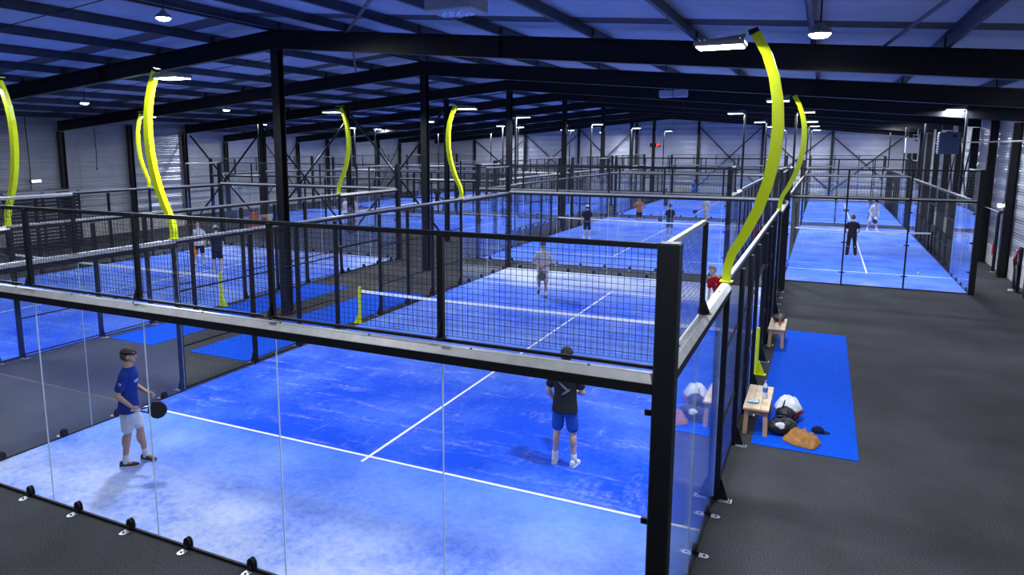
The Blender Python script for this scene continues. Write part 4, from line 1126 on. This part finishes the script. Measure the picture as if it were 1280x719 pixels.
# ------------------------------------------------------------------ right wall fittings
ext = thing('fire_extinguisher', 'red fire extinguisher hanging on the right wall', 'extinguisher', (XR - .12, 28.1, .55))
MB().lathe([(.06, 0), (.075, .02), (.075, .38), (.05, .45), (.025, .47)], 14).build('cylinder', mat('red_gloss', (.5, .02, .01), .3), ext, smooth=True)
MB().lathe([(.02, .47), (.025, .52), (.02, .54)], 8).box(-.02, -.08, .53, .02, .05, .56).build('valve', BLACK, ext)
MB().tube([(0, .03, .52), (-.03, .12, .45), (-.02, .11, .15)], .014, 6).build('hose', BLACK, ext, smooth=True)
MB().box(.07, -.06, .05, .115, .06, .4).build('bracket', STEEL, ext)
tb = thing('wall_pipe', 'black standing pipe with a hooked top beside the extinguisher', 'pipe', (XR - .28, 27.05, 0))
MB().tube([(0, 0, 0), (0, 0, 2.2), (.02, 0, 2.3), (.1, 0, 2.32)], .06, 10).build('pipe', BLACK, tb); MB().lathe([(.1, 0), (.1, .03), (.06, .04)], 12).build('flange', STEEL, tb)
MB().tube([(.05, 0, 2.28), (.05, 3.0, 2.30)], .03, 8).build('branch', FIX, tb)
wl = thing('wall_lamp', 'small round glowing lamp on the right wall column', 'lamp', (XR - .42, 26.3, 2.55))
MB().lathe([(.05, 0), (.08, .03), (.08, .1), (.04, .14)], 14).build('glowing_globe', mat('lit_globe', (1, 1, 1), .4, emit=((.9, .95, 1), 6)), wl, smooth=True); MB().box(-.02, -.02, .13, .2, .02, .17).build('bracket', BLACK, wl)
hr = thing('rope_bundle', 'red and orange straps with dark hoses hanging low on the right wall', 'straps', (XR - .42, 22.9, 0))
for k in range(7):
    a = k * .7; m_ = (C_RED, C_ORANGE, BLACK, BLACK, C_RED, FIX, BLACK)[k]
    MB().tube([(.02 * cos(a), .05 * sin(a) - .05 + k * .025, 1.42), (-.06 - .03 * cos(a), .12 * sin(a), 1.05), (-.02, .18 * cos(a), .75), (.02, .10 * sin(a + 1), .45 if k < 3 else .05)], .028, 6).build('strap', m_, hr, smooth=True)
MB().rbox(.05, -.16, .0, .11, .16, 1.5, .01).build('back_board', BLACK, hr)
MB().rbox(-.16, -.07, 0, -.02, .07, .07, .01).build('foot', R_WHITE, hr)
MB().rbox(-.06, -.14, .1, .04, .10, .9, .03).build('dark_case', BLACK, hr)
pp = thing('wall_pipe', 'thin grey pipe running high along the right wall', 'pipe', (XR - .55, 20, 4.95))
MB().tube([(0, 0, 0), (0, 24, 0)], .03, 8).build('pipe', FIX, pp)
for k in range(7): MB().box(-.02, k * 4 - .02, .0, .3, k * 4 + .02, .04).build('bracket', FIX, pp)
def heater(x, y, z, sx, sy, sz, label, m, grille):
    h = thing('air_heater', label, 'heater', (x, y, z))
    MB().rbox(-sx / 2, -sy / 2, 0, sx / 2, sy / 2, sz, .03).build('casing', m, h)
    if grille:
        for k in range(7): MB().box(-sx / 2 - .02, -sy / 2 + .04, .1 + k * sz * .12, -sx / 2 + .01, sy / 2 - .04, .13 + k * sz * .12).build('louvre', STEEL, h)
    MB().box(sx * .15, -sy / 2 - .008, sz * .78, sx * .32, -sy / 2, sz * .88).build('nameplate', BLACK, h)
    for a in (-.35, .35):
        MB().tube([(a * sx, 0, sz), (a * sx, 0, zr(x + a * sx) - z - .01)], .012, 6).build('hanger_rod', FIX, h)
heater(10.95, 46.6, 4.35, .75, .6, .95, 'white air heater hung from the roof beside the single court', mat('white_enamel', (.62, .62, .60), .4), False)
heater(11.42, 35.6, 4.40, .85, .7, 1.05, 'blue-grey air heater with a slotted side hung beside the wall', mat('blue_grey_enamel', (.09, .12, .20), .5), True)
pu = thing('ceiling_unit', 'white rectangular unit under the roof with a crumpled foil underside', 'unit', (.45, 5.2, 6.95))
MB().rbox(-.42, -.35, 0, .42, .35, .22, .02).build('casing', mat('grey_white_enamel', (.42, .43, .46), .5), pu)
blob('foil', [((0, 0, 0), (.26, .22, .05)), ((.15, .05, .0), (.16, .16, .05)), ((-.15, -.05, 0), (.14, .14, .05))], mat('silver_foil', (.7, .72, .76), .25, .8), .012, 1, .03, pu, (0, 0, -.06))
for a in (-.35, .35): MB().tube([(a, 0, .22), (a, 0, zr(.45 + a) - 6.95 - .01)], .01, 6).build('hanger_rod', FIX, pu)
pu = thing('ceiling_unit', 'small pale twin-faced unit under the rafters above the middle court', 'unit', (.36, 24.4, 6.75))
MB().rbox(-.55, -.2, 0, -.02, .2, .28, .03).rbox(.02, -.2, 0, .55, .2, .28, .03).build('casing', mat('pale_enamel', (.42, .46, .55), .4), pu)
for a in (-.35, .35): MB().tube([(a, 0, .28), (a, 0, zr(.36 + a) - 6.75 - .01)], .01, 6).build('hanger_rod', FIX, pu)
# red digital display on a lamp pole
dsp = thing('led_display', 'small black display with red digits on a slim pole before the gable wall', 'display', (-7.05, 58.2, 4.72))
MB().rbox(-.9, -.06, 0, 0, .06, .34, .01).build('housing', BLACK, dsp)
RED = mat('red_led', (.3, .0, .0), .5, emit=((1, .06, .04), 4))
def digit(x, segs):
    m = MB(); w, h, t = .13, .22, .03
    S_ = {'a': (0, h - t, w, h), 'd': (0, 0, w, t), 'g': (0, h / 2 - t / 2, w, h / 2 + t / 2), 'f': (0, h / 2, t, h), 'e': (0, 0, t, h / 2), 'b': (w - t, h / 2, w, h), 'c': (w - t, 0, w, h / 2)}
    for c in segs:
        a = S_[c]; m.box(x + a[0], -.067, .06 + a[1], x + a[2], -.061, .06 + a[3])
    m.build('red_digit', RED, dsp)
digit(-.80, 'bc'); digit(-.60, 'abged'); digit(-.35, 'abcdg'); digit(-.17, 'abfg')

# ------------------------------------------------------------------ round high-bay lamps under the roof, with added fill lamps out of view
def bay(x, y, label, group, drop=.55, pw=150):
    z = zr(x) - drop
    b = thing('ceiling_lamp', label, 'lamp', (x, y, z), 0, group)
    MB().lathe([(.16, 0), (.17, .03), (.14, .07), (.08, .10), (.05, .16)], 18).build('housing', FIX, b, smooth=True)
    MB().lathe([(.05, -.06), (.11, -.045), (.145, -.015), (.15, -.001)], 18).build('lit_lens', mat('lit_lens', (1, 1, 1), .4, emit=((.92, .96, 1), 30)), b)
    MB().tube([(0, 0, .16), (0, 0, drop - .01)], .012, 6).build('stem', BLACK, b)
    li = bpy.data.lights.new('bay_light', 'AREA'); li.shape = 'DISK'; li.size = .28; li.energy = pw; li.color = LAMP_COL
    lo = bpy.data.objects.new('bay_light', li); COL.objects.link(lo); lo.parent = b; lo.location = (0, 0, -.07)
for x, y, lb in ((5.9, 6.1, 'round lamp hung near the head of the tall curved yellow pole'), (-7.0, 5.8, 'round lamp hung just before the first ridge column'),
        (-20.25, 13.3, "round lamp hung above the white-shirted player's court"), (-19.85, 20.3, 'round lamp hung behind that court beyond the yellow poles'), (-19, 26.9, 'round lamp hung beside the braced columns'),
        (5.9, -2.0, 0), (-.6, -2.0, 0), (-7.0, -2.0, 0), (11.2, 14.0, 1), (11.2, 2.0, 1)):  # this row: lamps added out of view to light carpet and front rail
    if lb == 0: lb, gp = 'added fill lamp hung over the carpet outside the front glass wall', 'added fill lamps outside the front glass'
    elif lb == 1: lb, gp = 'added fill lamp hung over the aisle along the right wall', 'added fill lamps along the right aisle'
    else: gp = 'round lamps under the roof'
    bay(x, y, lb, gp)
